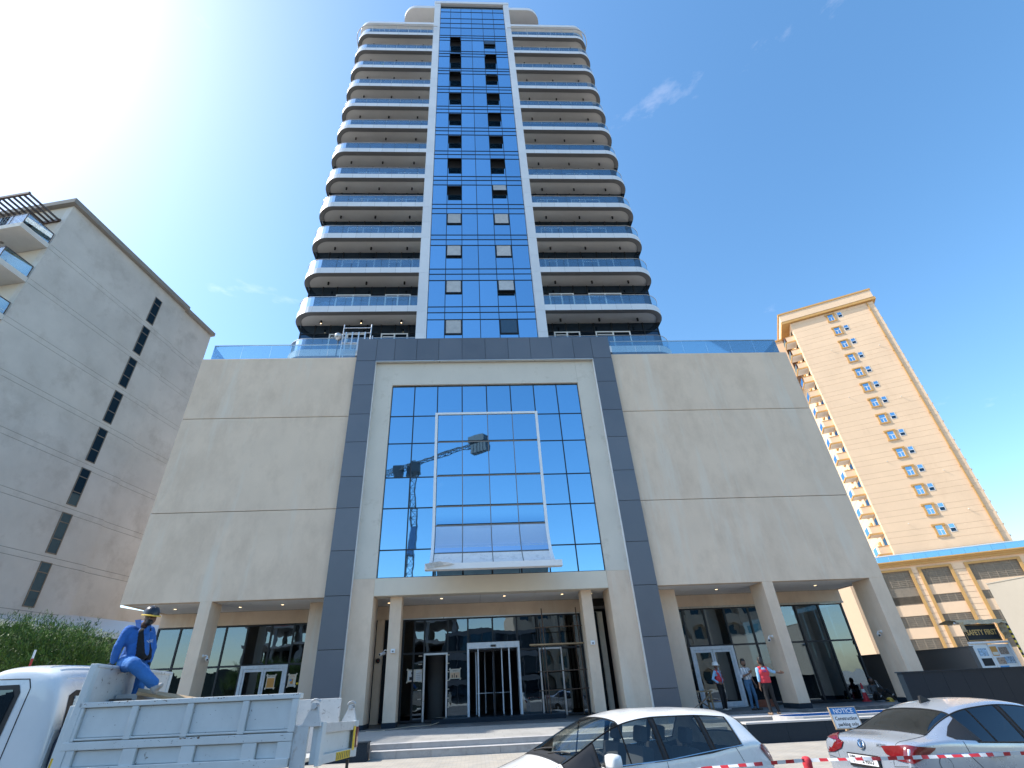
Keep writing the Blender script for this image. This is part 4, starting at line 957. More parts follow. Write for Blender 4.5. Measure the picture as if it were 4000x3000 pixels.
# hatchback:  x, belt z, belt half width, cant half width, cant z, top z, sill z
hs = [(-.02, .52, .60, .45, .60, .63, .22), (.10, .66, .76, .60, .70, .73, .20), (.55, .84, .85, .70, .88, .925, .20), (1.02, .925, .87, .73, .985, 1.03, .20), (1.50, .945, .875, .68, 1.24, 1.29, .20), (1.95, .955, .88, .625, 1.43, 1.475, .20),
      (2.34, .962, .884, .63, 1.47, 1.527, .20), (2.44, .965, .885, .63, 1.475, 1.535, .20), (2.50, .97, .885, .63, 1.478, 1.54, .20), (2.60, .973, .886, .63, 1.478, 1.54, .20), (3.12, 1.0, .886, .622, 1.465, 1.533, .20), (3.22, 1.006, .885, .62, 1.46, 1.53, .20), (3.28, 1.013, .88, .618, 1.455, 1.525, .20), (3.38, 1.025, .878, .615, 1.447, 1.518, .20), (3.76, 1.07, .86, .60, 1.405, 1.49, .21), (4.02, 1.085, .83, .565, 1.36, 1.45, .23),
      (4.17, 1.03, .80, .62, 1.10, 1.15, .25), (4.27, .93, .78, .66, .965, .985, .27), (4.32, .70, .70, .55, .74, .76, .30)]
W = Car('parked_car', 'white hatchback parked in front of the entrance steps', 2.013, 8.853, R(194.48), -.19, M['car_white'], {'d': M['car_glass'], 20: M['rubber'], 21: M['rubber'], 22: M['rubber'], 23: M['rubber'], 24: M['rubber'], 25: M['rubber']},
        hs, {3: 12, 4: 1, 5: 2, 6: 2, 7: 10, 8: 3, 9: 3, 10: 3, 11: 11, 12: 4, 13: 4}, {3: 30, 4: 30, 15: 31})
X = lambda x: 2.15 - x
for sg in (1, -1):
    m_ = MB(); c_ = Vector((X(1.62), sg * 1.0, 1.02)); m_.box(c_.x - .075, c_.x + .085, c_.y - .12, c_.y + .12, c_.z - .085, c_.z + .085)
    o = W.obj('door_mirror', m_, M['car_white'], smooth=True, bevel=.055); W.obj('mirror_arm', MB().box(X(1.66), X(1.56), sg * .84, sg * .93, .93, .99), M['rubber'], parent=o)
    W.decal('mirror_sail', [(X(1.1), sg * .84, .94), (X(1.42), sg * .84, .955), (X(1.42), sg * .76, 1.10), (X(1.3), sg * .77, 1.05)], M['rubber'], .008)
    W.line('belt_trim', [(X(1.3), sg * .87, .945), (X(2.5), sg * .885, .972), (X(3.76), sg * .86, 1.06)], M['chrome'], .009, .004)
    W.line('door_gap', [(X(1.32), sg * .87, .935), (X(1.30), sg * .89, .6), (X(1.40), sg * .86, .3)]); W.line('door_gap', [(X(2.47), sg * .885, .96), (X(2.50), sg * .9, .6), (X(2.50), sg * .86, .28)])
    W.line('door_gap', [(X(3.62), sg * .87, 1.05), (X(3.72), sg * .86, .85), (X(3.35), sg * .88, .5), (X(3.2), sg * .86, .28)])
    for x in (2.25, 3.35): W.obj('door_handle', MB().box(X(x) - .10, X(x) + .10, sg * .885, sg * .925, .83, .86), M['car_white'], bevel=.012)
    W.decal('tail_lamp', [(X(4.06), sg * .80, 1.00), (X(4.10), sg * .81, 1.05), (X(4.24), sg * .74, .99), (X(4.30), sg * .66, .88), (X(4.31), sg * .62, .76), (X(4.25), sg * .76, .78)], M['red_lamp'], .014, 4)
    W.decal('head_lamp', [(X(.12), sg * .62, .62), (X(.18), sg * .76, .66), (X(.62), sg * .84, .83), (X(.45), sg * .72, .86), (X(.2), sg * .58, .74)], M['clear_lamp'], .012, 4)
W.decal('fuel_flap', [(X(3.72) + .08 * math.cos(R(a)), .86, .80 + .08 * math.sin(R(a))) for a in range(0, 360, 30)], M['car_white'], .004, 2)
W.line('bonnet_gap', [(X(1.0), .70, .98), (X(.5), .68, .88), (X(.15), .58, .72)]); W.line('bonnet_gap', [(X(1.0), -.70, .98), (X(.5), -.68, .88), (X(.15), -.58, .72)])
W.decal('cowl_panel', [(X(1.0), -.66, 1.0), (X(1.0), .66, 1.0), (X(1.12), .64, 1.06), (X(1.12), -.64, 1.06)], M['rubber'], .006, 4)
for y0_, y1_ in ((-.45, .12), (.12, .62)): W.line('wiper', [(X(1.08), y0_, 1.05), (X(1.16), (y0_ + y1_) / 2, 1.08), (X(1.20), y1_, 1.10)], M['rubber'], .010, .014)
W.obj('aerial', MB().tube((X(3.7), 0, 1.49), (X(4.0), 0, 1.62), .006), M['rubber'])
plt = W.obj('number_plate', MB().box(X(4.335), X(4.32), -.26, .26, .58, .70), M['alu_white'])
# sedan
ss = [(-.02, .52, .58, .42, .60, .62, .22), (.10, .64, .74, .56, .68, .70, .20), (.55, .82, .84, .68, .86, .90, .20), (1.08, .91, .855, .72, .965, 1.01, .20), (1.50, .93, .86, .68, 1.20, 1.25, .20), (1.95, .945, .862, .60, 1.385, 1.44, .20),
      (2.35, .953, .862, .604, 1.422, 1.48, .20), (2.45, .955, .862, .605, 1.425, 1.485, .20), (2.51, .958, .862, .605, 1.425, 1.487, .20), (2.61, .962, .862, .605, 1.423, 1.485, .20), (3.02, .985, .86, .595, 1.395, 1.455, .20), (3.28, 1.0, .858, .585, 1.335, 1.39, .20), (3.64, 1.035, .85, .60, 1.20, 1.235, .21), (3.86, 1.04, .84, .66, 1.085, 1.11, .22),
      (4.20, 1.02, .82, .68, 1.06, 1.085, .24), (4.345, .985, .78, .66, 1.03, 1.055, .26), (4.375, .85, .76, .60, .90, .91, .28), (4.41, .62, .72, .55, .66, .67, .30)]
S = Car('parked_car', 'silver grey saloon with black tinted windows behind the barrier tape', 7.87, 8.90, R(6.16), -.19, M['car_silver'], {'d': M['car_tint'], 20: M['rubber'], 21: M['rubber'], 24: M['rubber'], 25: M['rubber']}, ss, {3: 12, 4: 1, 5: 2, 6: 2, 7: 10, 8: 3, 9: 3, 10: 4}, {3: 30, 4: 30, 11: 31, 12: 31})
for sg in (1, -1):
    S.line('window_trim', [(X(1.3), sg * .86, .94), (X(2.5), sg * .862, .965), (X(3.28), sg * .858, 1.005)], M['rubber'], .010, .003)
    S.decal('side_window', [(X(3.22), sg * .84, 1.01), (X(3.30), sg * .66, 1.30), (X(3.50), sg * .70, 1.20), (X(3.66), sg * .77, 1.09), (X(3.60), sg * .82, 1.045)], M['rubber'], .006, 4)
    S.line('door_gap', [(X(3.52), sg * .85, 1.03), (X(3.50), sg * .86, .85), (X(3.30), sg * .86, .6), (X(3.1), sg * .84, .28)]); S.line('door_gap', [(X(2.47), sg * .865, .95), (X(2.5), sg * .88, .6), (X(2.5), sg * .85, .28)]); S.line('door_gap', [(X(1.35), sg * .86, .93), (X(1.3), sg * .88, .6), (X(1.4), sg * .85, .3)])
    for x in (2.2, 3.12): S.obj('door_handle', MB().box(X(x) - .11, X(x) + .11, sg * .862, sg * .905, .835, .862), M['car_silver'], bevel=.012)
    S.decal('tail_lamp', [(X(4.385), sg * .36, .985), (X(4.37), sg * .60, 1.01), (X(4.28), sg * .78, 1.0), (X(3.98), sg * .838, .975), (X(4.0), sg * .845, .955), (X(4.20), sg * .83, .87), (X(4.34), sg * .76, .815), (X(4.39), sg * .58, .84), (X(4.40), sg * .42, .90)], M['red_lamp'], .014, 4)
    S.line('boot_gap', [(X(3.84), sg * .66, 1.09), (X(4.22), sg * .66, 1.07), (X(4.37), sg * .55, .95), (X(4.41), sg * .50, .78)])
    S.line('bumper_gap', [(X(4.40), sg * .5, .76), (X(4.36), sg * .75, .78), (X(4.05), sg * .83, .72), (X(3.85), sg * .84, .5)])
    m_ = MB(); m_.lathe(Vector((X(1.62), sg * .98, 1.0)), [(.05, -.10), (.11, -.07), (.12, 0), (.10, .07), (.04, .10)], 14, Vector((0, 1, 0))); S.obj('door_mirror', m_, M['car_silver'], smooth=True)
    S.decal('head_lamp', [(X(.10), sg * .5, .62), (X(.2), sg * .74, .68), (X(.6), sg * .84, .80), (X(.4), sg * .7, .82)], M['clear_lamp'], .01, 3)
S.decal('fuel_flap', [(X(3.92) + .09 * math.cos(R(a)), -.84, .79 + .09 * math.sin(R(a))) for a in range(0, 360, 24)], M['car_silver'], .004, 2)
S.line('fuel_gap', [(X(3.92) + .09 * math.cos(R(a)), -.85, .79 + .09 * math.sin(R(a))) for a in range(0, 361, 24)], None, .003, .003, 2)
S.line('crease', [(X(4.0), -.85, .90), (X(3.2), -.87, .88), (X(2.0), -.88, .84)], M['car_silver'], .012, -.004)
bp = S.snap((X(4.36), 0, .97), .012); em = MB().lathe(bp, [(.062, 0), (.062, .012), (.05, .016)], 20, Vector((-1, 0, .25))); eo = S.obj('badge', em, M['chrome'])
S.obj('badge_field', MB().lathe(bp + Vector((-.018, 0, .004)), [(.045, 0), (.045, .003)], 18, Vector((-1, 0, .25))), mat('badge_blue', (.02, .08, .2), .3), parent=eo)
MBv = MB(); q0 = bp + Vector((-.024, 0, .004)); MBv.tube(q0 + Vector((0, .022, .028)), q0 + Vector((0, 0, -.03)), .007, .007, 5).tube(q0 + Vector((0, -.022, .028)), q0 + Vector((0, 0, -.03)), .007, .007, 5); S.obj('badge_mark', MBv, M['chrome'], parent=eo)
pp_ = S.snap((X(4.42), 0, .80), .02); np_ = S.obj('number_plate', MB().box(pp_.x - .016, pp_.x + .004, -.285, .285, .70, .86), M['rubber'], bevel=.004)
S.obj('plate_face', MB().box(pp_.x - .021, pp_.x - .017, -.265, .265, .735, .845), M['alu_white'], parent=np_)
def on_back(y, z): return S.mt @ basis((pp_.x - .0235, y, z), (0, -1, 0), (0, 0, 1))
text('plate_number', '24805', M['black'], np_, on_back(-.09, .788), .115, .003, sx=.78); text('plate_code', 'DUBAI', M['black'], np_, on_back(.18, .82), .038, .003); text('plate_code', 'O', M['black'], np_, on_back(.18, .772), .055, .003)
tb = S.snap((X(4.37), -.36, .985), .006); text('boot_script', 'ALSVIN', M['chrome'], S.root, S.mt @ basis(tb, (0, -1, 0), (.25, 0, 1)), .055, .006)
fin = MB(); a0 = S.snap((X(3.02), 0, 1.46)); fin.quad(a0 + Vector((.13, -.03, -.01)), a0 + Vector((.13, .03, -.01)), a0 + Vector((-.02, 0, .075)), a0 + Vector((-.02, 0, .075))); fin = MB().prism([(a0.x - .09, a0.z - .02), (a0.x + .15, a0.z - .01), (a0.x - .03, a0.z + .085), (a0.x - .07, a0.z + .08)], 'y', -.018, .018); S.obj('roof_fin', fin, M['rubber'], bevel=.006)

# ------------------------------------------------------------------ tipper truck
M['truck'] = mat('chipped_white_truck_paint', (.57, .60, .595), .5, var=.08, vs=2.5, dirt=((.11, .08, .055), 9, .655, .69))
M['truck_worn'] = mat('scratched_white_paint', (.56, .55, .53), .55, var=.12, vs=4, dirt=((.14, .11, .09), 11, .60, .67))
M['truck_rust'] = mat('rust_stained_paint', (.52, .53, .52), .55, var=.10, vs=4, dirt=((.26, .14, .06), 6, .52, .70, (1, 1, .6)))
M['cab_paint'] = mat('white_cab_paint', (.70, .72, .73), .3, var=.03, vs=2, coat=.6)
TO = Vector((-5.577, 8.467, 1.738))
TR = Matrix.Translation(TO) @ Matrix.Rotation(R(-3.93), 4, 'Z') @ Matrix.Rotation(R(-2.08), 4, 'X')
TL, TW, HM, HH, HL = 3.10, 1.85, .496, .47, .80
tk = thing('tipper_truck', 'white tipper truck with dented panelled bed and open load', 'truck', (-5.0, 9.4, -.19))
def tb_(name, mt, x0, x1, y0, y1, z0, z1, par=None, bev=.008): return MB().box(x0, x1, y0, y1, z0, z1).build(name, mt, par or tk, bevel=bev, mat=TR)
side = tb_('bed_side', M['truck'], -.04, TL - .04, .03, .065, -HL + .02, -.01)
tb_('top_rail', M['truck'], -.06, TL, -.03, .10, -.055, .01, side)
tb_('mid_rail', M['truck'], -.10, TL - .02, -.035, .03, -HM - .05, -HM + .045, side); tb_('mid_lip', M['truck'], -.02, TL - .04, -.02, .03, -HM + .06, -HM + .085, side)
tb_('bottom_rail', M['truck'], -.02, TL - .03, -.05, .03, -HL - .03, -HL + .07, side)
px_ = [-.02, .76, 1.55, 2.34, TL - .06]
for x in px_: 
    tb_('stake', M['truck'], x - .045, x + .045, -.025, .032, -HM + .05, -.057, side); 
for x in (.0, .86, 1.66, 2.50, 2.98): tb_('stake', M['truck'], x - .09 if x else x, x + .10, -.03, .031, -HL + .065, -HM - .052, side)
for a, b in zip(px_[:-1], px_[1:]): tb_('side_panel', M['truck'], a + .047, b - .047, .012, .031, -HM + .088, -.058, side, .012)
for a, b in zip((.1, .96, 1.76, 2.6), (.77, 1.57, 2.41, 2.89)): tb_('side_panel', M['truck'], a + .005, b - .005, .008, .0315, -HL + .072, -HM - .054, side, .012)
hd = MB(); hb_ = tb_('headboard', M['truck_worn'], -.07, -.02, .03, TW, -HL, HH - .01)
MB().tube((-.04, .0, HH), (-.04, TW + .02, HH), .035, .035, 8).build('top_pipe', M['truck_worn'], hb_, mat=TR)
pst = MB(); pst.prism([(-.16, -HL - .1), (-.02, -HL - .1), (-.015, HH + .03), (-.11, HH + .03)], 'y', -.03, .06); pst.build('corner_post', M['truck'], hb_, mat=TR, bevel=.008)
tb_('corner_post', M['truck'], -.10, -.01, TW - .05, TW + .03, -HL, HH + .02, hb_)
tb_('corner_plate', M['truck'], -.20, .0, -.02, .028, -HL - .1, -.02, side)
tb_('far_side', M['truck_worn'], -.02, TL + .03, TW - .05, TW, -HL, -.015)
tb_('bed_floor', M['truck_rust'], -.02, TL, .07, TW - .05, -HL - .02, -HL + .03)
# rear: post plate, tailgate swung on hooks
rear = tb_('rear_plate', M['truck_rust'], TL - .02, TL + .18, -.01, .05, -HL - .09, -HM + .12)
tg = tb_('tailgate', M['truck'], TL + .22, TL + .30, .06, TW + .02, -HL - .02, -HM + .13)
for y0, y1, z0, z1 in ((.04, .20, -HL - .04, -HM + .15), (TW - .14, TW + .04, -HL - .04, -HM + .15)): tb_('gate_stile', M['truck'], TL + .301, TL + .36, y0, y1, z0, z1, tg)
tb_('gate_rail', M['truck_worn'], TL + .302, TL + .355, .2, TW - .14, -HM + .02, -HM + .14, tg); tb_('gate_rail', M['truck'], TL + .303, TL + .36, .2, TW - .14, -HL - .03, -HL + .08, tg)
for y in (.02, TW - .02):
    h_ = MB(); h_.prism([(TL + .06, -HM + .10), (TL + .34, -HM + .10), (TL + .27, -HM + .33), (TL + .19, -HM + .36)], 'y', y - .03, y + .03); ho = h_.build('hinge_arm', M['truck_worn'], tk, mat=TR, bevel=.006)
    MB().tube((TL + .22, y - .06, -HM + .34), (TL + .22, y + .06, -HM + .34), .04, .04, 10).build('hinge_pin', M['steel'], ho, mat=TR)
    MB().path([Vector((TL + .22 + .07 * math.cos(R(a)), y, -HM + .37 + .05 * math.sin(R(a)))) for a in range(20, 200, 30)], .014, 6).build('hook', M['steel'], ho, mat=TR)
    MB().tube((TL + .3, y + (.15 if y < 1 else -.2), -HL - .06), (TL + .3, y + (.15 if y < 1 else -.2), -HL - .2), .025, .025, 6).build('chain', M['black'], tg, mat=TR)
def rear_face(y, z): return TR @ basis((TL + .3615, y, z), (0, 1, 0), (0, 0, 1))
yel = mat('yellow_sticker', (.75, .52, .02), .5, var=.05); redst = mat('red_sticker', (.55, .03, .03), .5); 
put(bpy.data.objects.new('yellow_sticker', MB().box(-.06, .06, -.16, .16, 0, .003).mesh('yellow_sticker', yel)), tg, rear_face(TW - .20, -HM - .09) ); put(bpy.data.objects.new('lamp_cluster', MB().box(-.05, .05, -.14, .14, 0, .02).mesh('lamp_cluster', M['red_lamp'])), tg, rear_face(TW - .06, -HM - .08))
cb = put(bpy.data.objects.new('chevron_strip', MB().box(-.36, .36, -.05, .05, 0, .004).mesh('chevron_strip', yel)), tg, rear_face(1.15, -HL + .02))
for q in range(8):
    c_ = MB(); s_ = -1 if q < 4 else 1; xx = -.32 + q * .088
    c_.quad((xx, -.04, .0), (xx + .03, -.04, 0), (xx + .03 + s_ * .02, 0, 0), (xx + s_ * .02, 0, 0)).quad((xx + s_ * .02, 0, 0), (xx + .03 + s_ * .02, 0, 0), (xx + .03, .04, 0), (xx, .04, 0))
    put(bpy.data.objects.new('chevron', c_.mesh('chevron', M['black'], fix=False)), cb, rear_face(1.15, -HL + .02) @ Matrix.Translation((0, 0, .006)))
# extinguisher sticker on the front corner plate
SX = TR @ basis((-.11, -.0225, -HL + .07), (1, 0, 0), (0, 0, 1))
stk = put(bpy.data.objects.new('safety_sticker', MB().box(-.075, .075, -.11, .11, 0, .003).mesh('safety_sticker', yel)), side, SX)
b = MB()
for a_, b_, c_, d_ in ((-.068, .068, .100, .103), (-.068, .068, -.103, -.100), (-.068, -.065, -.1, .1), (.065, .068, -.1, .1)): b.box(a_, b_, c_, d_, .003, .0042)
b.build('sticker_border', redst, stk, mat=SX)
b = MB(); b.box(-.04, -.01, -.04, .045, .003, .0044); b.box(-.03, -.02, .045, .065, .003, .0044); b.box(-.035, .0, .062, .072, .003, .0044); b.build('extinguisher_mark', redst, stk, mat=SX)
b = MB()
for q in range(4): b.quad((.012, -.03 + q * .024, .0045), (.03, -.02 + q * .024, .0045), (.05, -.01 + q * .024, .0045), (.03, -.035 + q * .024, .0045))
b.build('flame_mark', redst, stk, mat=SX, fix=False); text('sticker_words', 'Fire Extinguisher', redst, stk, SX @ Matrix.Translation((0, -.082, .004)), .017, .001)
# chipped paint and rust along the rails, each a flake of its own outline
def flakes(name, n, area, mt, seed, smin, smax, par):
    rg = random.Random(seed); b = MB()
    for _ in range(n):
        x = rg.uniform(area[0], area[1]); z = rg.uniform(area[2], area[3]); y = area[4]; s_ = rg.uniform(smin, smax) * (.4 + rg.random()); k_ = 7; ex = rg.uniform(1, 3.2)
        b.quad(*[(x + math.cos(6.283 * q / k_) * s_ * ex * rg.uniform(.5, 1.1), y, z + math.sin(6.283 * q / k_) * s_ * rg.uniform(.5, 1.1)) for q in range(k_)])
    o = b.build(name, mt, par, fix=False, mat=TR); o['kind'] = 'stuff'; return o
rustm = mat('rust', (.14, .075, .04), .9, var=.4, vs=40); greym = mat('scuff', (.24, .24, .235), .8, var=.3, vs=30)
flakes('paint_chips', 60, (-.05, TL, -.02, .008, -.0315), rustm, 1, .002, .006, side); flakes('paint_chips', 45, (0, TL, -HM - .045, -HM + .04, -.0365), greym, 2, .002, .005, side); flakes('paint_chips', 12, (1.5, 1.8, -HM + .03, -HM + .045, -.0367), rustm, 3, .003, .011, side)
flakes('paint_chips', 40, (0, TL, -HL - .02, -HL + .06, -.0515), greym, 4, .002, .005, side); flakes('paint_chips', 40, (.1, TL - .1, -HM + .1, -.07, .0112), greym, 5, .0015, .004, side)
# cab
CT = Matrix.Translation((TO.x, TO.y, -.19)) @ Matrix.Rotation(R(-3.93), 4, 'Z')
cs = []
for (y, xr, xf, z0, z1) in ((-.02, -.42, -2.05, .55, 2.28), ): pass
def cab_ring(y, ins, zt_):
    """side outline of the cab, x forward is negative"""
    return [(-.36 - ins, .62), (-.33 - ins, 1.3), (-.40 - ins, 2.10 - ins), (-.55 - ins, zt_ - .03), (-1.2, zt_), (-1.55 + ins, zt_ - .03), (-1.75 + ins, 2.2 - ins), (-2.0 + ins, 1.40), (-2.08 + ins, 1.1), (-2.10 + ins, .55), (-1.2, .5)]
rings = [(-.02, .10, 2.36), (-.055, .03, 2.42), (.10, 0, 2.47), (.5, 0, 2.50), (1.2, 0, 2.50), (1.6, 0, 2.47), (1.72, .03, 2.42), (1.70, .10, 2.36)]
b = MB(); n_ = 11; pts = []
rings = [(-.06, .09, 2.33), (.0, .0, 2.42), (.2, 0, 2.47), (.85, 0, 2.49), (1.5, 0, 2.47), (1.7, .0, 2.42), (1.76, .09, 2.33)]
for y, ins, zt_ in rings: pts.append([(x, y, z) for x, z in cab_ring(y, ins, zt_)])
for a, c in zip(pts[:-1], pts[1:]):
    for q in range(n_): b.quad(a[q], a[(q + 1) % n_], c[(q + 1) % n_], c[q])
b.quad(*pts[0]); b.quad(*pts[-1])
me = b.mesh('cab', M['cab_paint']); bm = bmesh.new(); bm.from_mesh(me); bmesh.ops.remove_doubles(bm, verts=bm.verts, dist=.0005); bmesh.ops.recalc_face_normals(bm, faces=bm.faces); bm.to_mesh(me); bm.free()
me = subsurf(me, 2); me.polygons.foreach_set('use_smooth', [True] * len(me.polygons)); me.materials.clear(); me.materials.append(M['cab_paint'])
cabo = put(bpy.data.objects.new('cab', me), tk, CT)
class _T: pass
tkc = _T(); tkc.bvh = BVHTree.FromPolygons([v.co.copy() for v in me.vertices], [tuple(p.vertices) for p in me.polygons]); tkc.root = cabo; tkc.mt = CT
def csnap(p, off=0):
    l, nrm, _, _ = tkc.bvh.find_nearest(Vector(p))
    if nrm.dot(l - Vector((-1.2, .85, 1.4))) < 0: nrm = -nrm
    return l + nrm * off
tkc.snap = csnap; tkc.decal = lambda *a, **k: Car.decal(tkc, *a, **k); tkc.line = lambda *a, **k: Car.line(tkc, *a, **k)
tkc.decal('door_window', [(-1.02, -.06, 1.45), (-.98, -.06, 2.1), (-1.04, -.06, 2.2), (-1.5, -.06, 2.2), (-1.62, -.06, 2.1), (-1.85, -.06, 1.45)], M['rubber'], .006, 5)
wn_ = tkc.decal('window_glass', [(-1.10, -.06, 1.52), (-1.05, -.06, 2.06), (-1.10, -.06, 2.14), (-1.48, -.06, 2.14), (-1.58, -.06, 2.06), (-1.78, -.06, 1.52)], M['dark_glass'], .012, 5)
tkc.line('door_gap', [(-.90, -.06, 1.0), (-.86, -.06, 2.15), (-.93, -.06, 2.27), (-1.5, -.06, 2.28), (-1.75, -.06, 2.1)], None, .008, .0, 8)
tkc.line('door_gap', [(-.90, -.06, 1.0), (-1.1, -.06, .7)], None, .008, 0, 6)
tkc.decal('rear_window', [(-.38, .16, 1.5), (-.38, .16, 2.05), (-.38, .28, 2.12), (-.38, 1.4, 2.12), (-.38, 1.55, 2.05), (-.38, 1.55, 1.5), (-.38, 1.4, 1.45), (-.38, .28, 1.45)], M['rubber'], .008, 4)
tkc.decal('window_glass', [(-.38, .24, 1.55), (-.38, .26, 2.04), (-.38, 1.45, 2.04), (-.38, 1.46, 1.55)], M['dark_glass'], .014, 4)
tkc.line('roof_rib', [(-.62, .1, 2.45), (-.62, 1.6, 2.45)], M['cab_paint'], .012, .0, 10); tkc.line('roof_rib', [(-.8, .1, 2.47), (-.8, 1.6, 2.47)], M['cab_paint'], .012, .0, 10); tkc.line('roof_rib', [(-.46, .12, 2.3), (-.46, 1.6, 2.3)], M['cab_paint'], .010, 0, 10)
for x in (-1.6, -1.0): MB().lathe(csnap((x, .4, 2.5)), [(.012, 0), (.010, .012)], 8).build('roof_stud', M['rubber'], cabo, mat=CT)
MB().box(-2.0, TL + .1, .35, .5, .55, .72).box(-2.0, TL + .1, 1.25, 1.4, .55, .72).box(-.3, -.2, .35, 1.4, .56, .71).build('chassis', M['black'], tk, mat=CT)
for x, ys in ((-1.55, (.12, 1.62)), (2.2, (.18, 1.56))):
    for y in ys:
        t_ = MB().lathe((x, y, .385), [(.22, -.12), (.36, -.125), (.385, -.09), (.385, .09), (.36, .125), (.22, .12)], 28, Vector((0, 1, 0))).build('wheel', M['tyre'], tk, mat=CT)
        MB().lathe((x, y + (-.09 if y < 1 else .09), .385), [(.22, -.02), (.22, .02), (.08, .05)], 20, Vector((0, -1 if y < 1 else 1, 0))).build('rim', M['steel'], t_, mat=CT)
tray = tb_('side_tray', M['truck'], -.36, -.18, .05, .3, -HL - .02, -HL + .02)
MB().box(-.36, -.345, .05, .3, -HL, -HM + .2).build('tray_back', M['truck'], tray, mat=TR)
def coil(c, r_, n_, rr, up): return [Vector((c[0] + r_ * math.cos(R(a)), c[1] + .5 * r_ * math.sin(R(a)), c[2] + up * a / 360 + .02 * math.sin(R(a * 2.3)))) for a in range(0, 360 * n_, 30)]
rp1 = tag(top_mesh(MB().path([TR @ p for p in coil((-.20, .14, -HM + .28), .085, 3, .008, .018)], .010, 6).build('rope_coil', mat('yellow_rope', (.62, .46, .05), .8, var=.2, vs=30))), 'coil of yellow rope hung behind the truck cab', 'rope')
tag(top_mesh(MB().path([TR @ p for p in coil((-.22, .16, -HM + .36), .07, 2, .006, .02)], .007, 6).build('cable_coil', mat('teal_cable', (.05, .30, .36), .5))), 'small coil of teal cable hung behind the truck cab', 'cable')
bg_ = MB().lathe(TR @ Vector((-.27, .17, -HL + .03)), [(.05, 0), (.085, .08), (.09, .3), (.06, .42), (.075, .5)], 12); tag(top_mesh(bg_.build('dark_bag', mat('navy_plastic', (.012, .025, .05), .5, var=.4, vs=12), smooth=True)), 'dark navy bundle stowed between cab and truck bed', 'bag')
# load: stacked trays, planks
lt = thing('tray_stack', 'stack of grey corrugated sheets leaning inside the truck headboard', 'sheets', tuple(TR @ Vector((.15, .7, -HL))))
gs = mat('corrugated_grey', (.50, .50, .49), .5, .3, var=.1)
for q in range(17): tb_('sheet', gs, .02 + q * .004, .35, .55 + q * .026, .566 + q * .026, -HL + .032, .12 - q * .003, lt, 0)
for q in range(5): tb_('sheet', mat('dark_sheet', (.10, .085, .075), .7) if q == 0 else bpy.data.materials['dark_sheet'], .02, .30, .42 + q * .022, .43 + q * .022, -HL + .032, .06, lt, 0)
wd = mat('raw_timber', (.42, .30, .18), .8, var=.25, vs=3, bmp=.3, bs=30, stretch=(1, 6, 6))
pa, pb_ = pl1(1270, 950, 9.0), pl1(1700, 1018, 9.35); dv = (pb_ - pa); 
PK = basis((pa + pb_) / 2, dv, Vector((0, 1, .12)))
pk = tag(put(bpy.data.objects.new('timber_plank', MB().box(-dv.length / 2, dv.length / 2 + .25, -.11, .11, -.022, .022).mesh('timber_plank', wd, bevel=.004)), None, PK), 'raw timber plank lying across the truck bed under a shoe', 'plank')
ct = mat('cardboard', (.36, .25, .15), .9, var=.12, vs=4)
c0_ = TR @ Vector((1.0, .9, -HL + .032)); bx_ = tag(put(bpy.data.objects.new('carton', MB().box(-.32, .42, -.3, .3, 0, .70).mesh('carton', ct, bevel=.006)), None, Matrix.Translation(c0_) @ Matrix.Rotation(R(-8), 4, 'Z')), 'brown carton under the timber plank in the truck bed', 'box')
# ------------------------------------------------------------------ people
def remesh(me, vox, smooth_it=4):
    o = bpy.data.objects.new('tmp', me)
    md = o.modifiers.new('r', 'REMESH'); md.mode = 'VOXEL'; md.voxel_size = vox; md.use_smooth_shade = True
    sm = o.modifiers.new('s', 'SMOOTH'); sm.iterations = smooth_it; sm.factor = .5
    return applied(o)
def _sphere(nu=14, nv=9):
    v = [(0, 0, 1)] + [(math.sin(math.pi * j / nv) * math.cos(2 * math.pi * i / nu), math.sin(math.pi * j / nv) * math.sin(2 * math.pi * i / nu), math.cos(math.pi * j / nv)) for j in range(1, nv) for i in range(nu)] + [(0, 0, -1)]
    f = [(0, 1 + i, 1 + (i + 1) % nu) for i in range(nu)]
    for j in range(nv - 2):
        for i in range(nu): a, b = 1 + j * nu + i, 1 + j * nu + (i + 1) % nu; f.append((a, a + nu, b + nu, b))
    l = len(v) - 1; k = 1 + (nv - 2) * nu
    return v, f + [(l, k + (i + 1) % nu, k + i) for i in range(nu)]
SPV, SPF = _sphere()
def capsules(parts):
    mb = MB()
    for p0, r0, p1, r1, *_ in parts:
        p0, p1 = Vector(p0), Vector(p1)
        for p, r_ in ((p0, r0), (p1, r1)):
            n = len(mb.v); mb.v += [(p.x + x * r_, p.y + y * r_, p.z + z * r_) for x, y, z in SPV]; mb.f += [tuple(n + i for i in f) for f in SPF]; mb.mi += [0] * len(SPF)
        if (p1 - p0).length > 1e-4: mb.tube(p0, p1, r0, r1, 14)
    me = bpy.data.meshes.new('caps'); me.from_pydata(mb.v, [], mb.f); return me
def seg_d(p, a, ra, b, rb):
    ab = b - a; l2 = ab.length_squared; t = 0 if l2 < 1e-9 else max(0, min(1, (p - a).dot(ab) / l2)); return (p - (a + ab * t)).length - (ra + (rb - ra) * t)
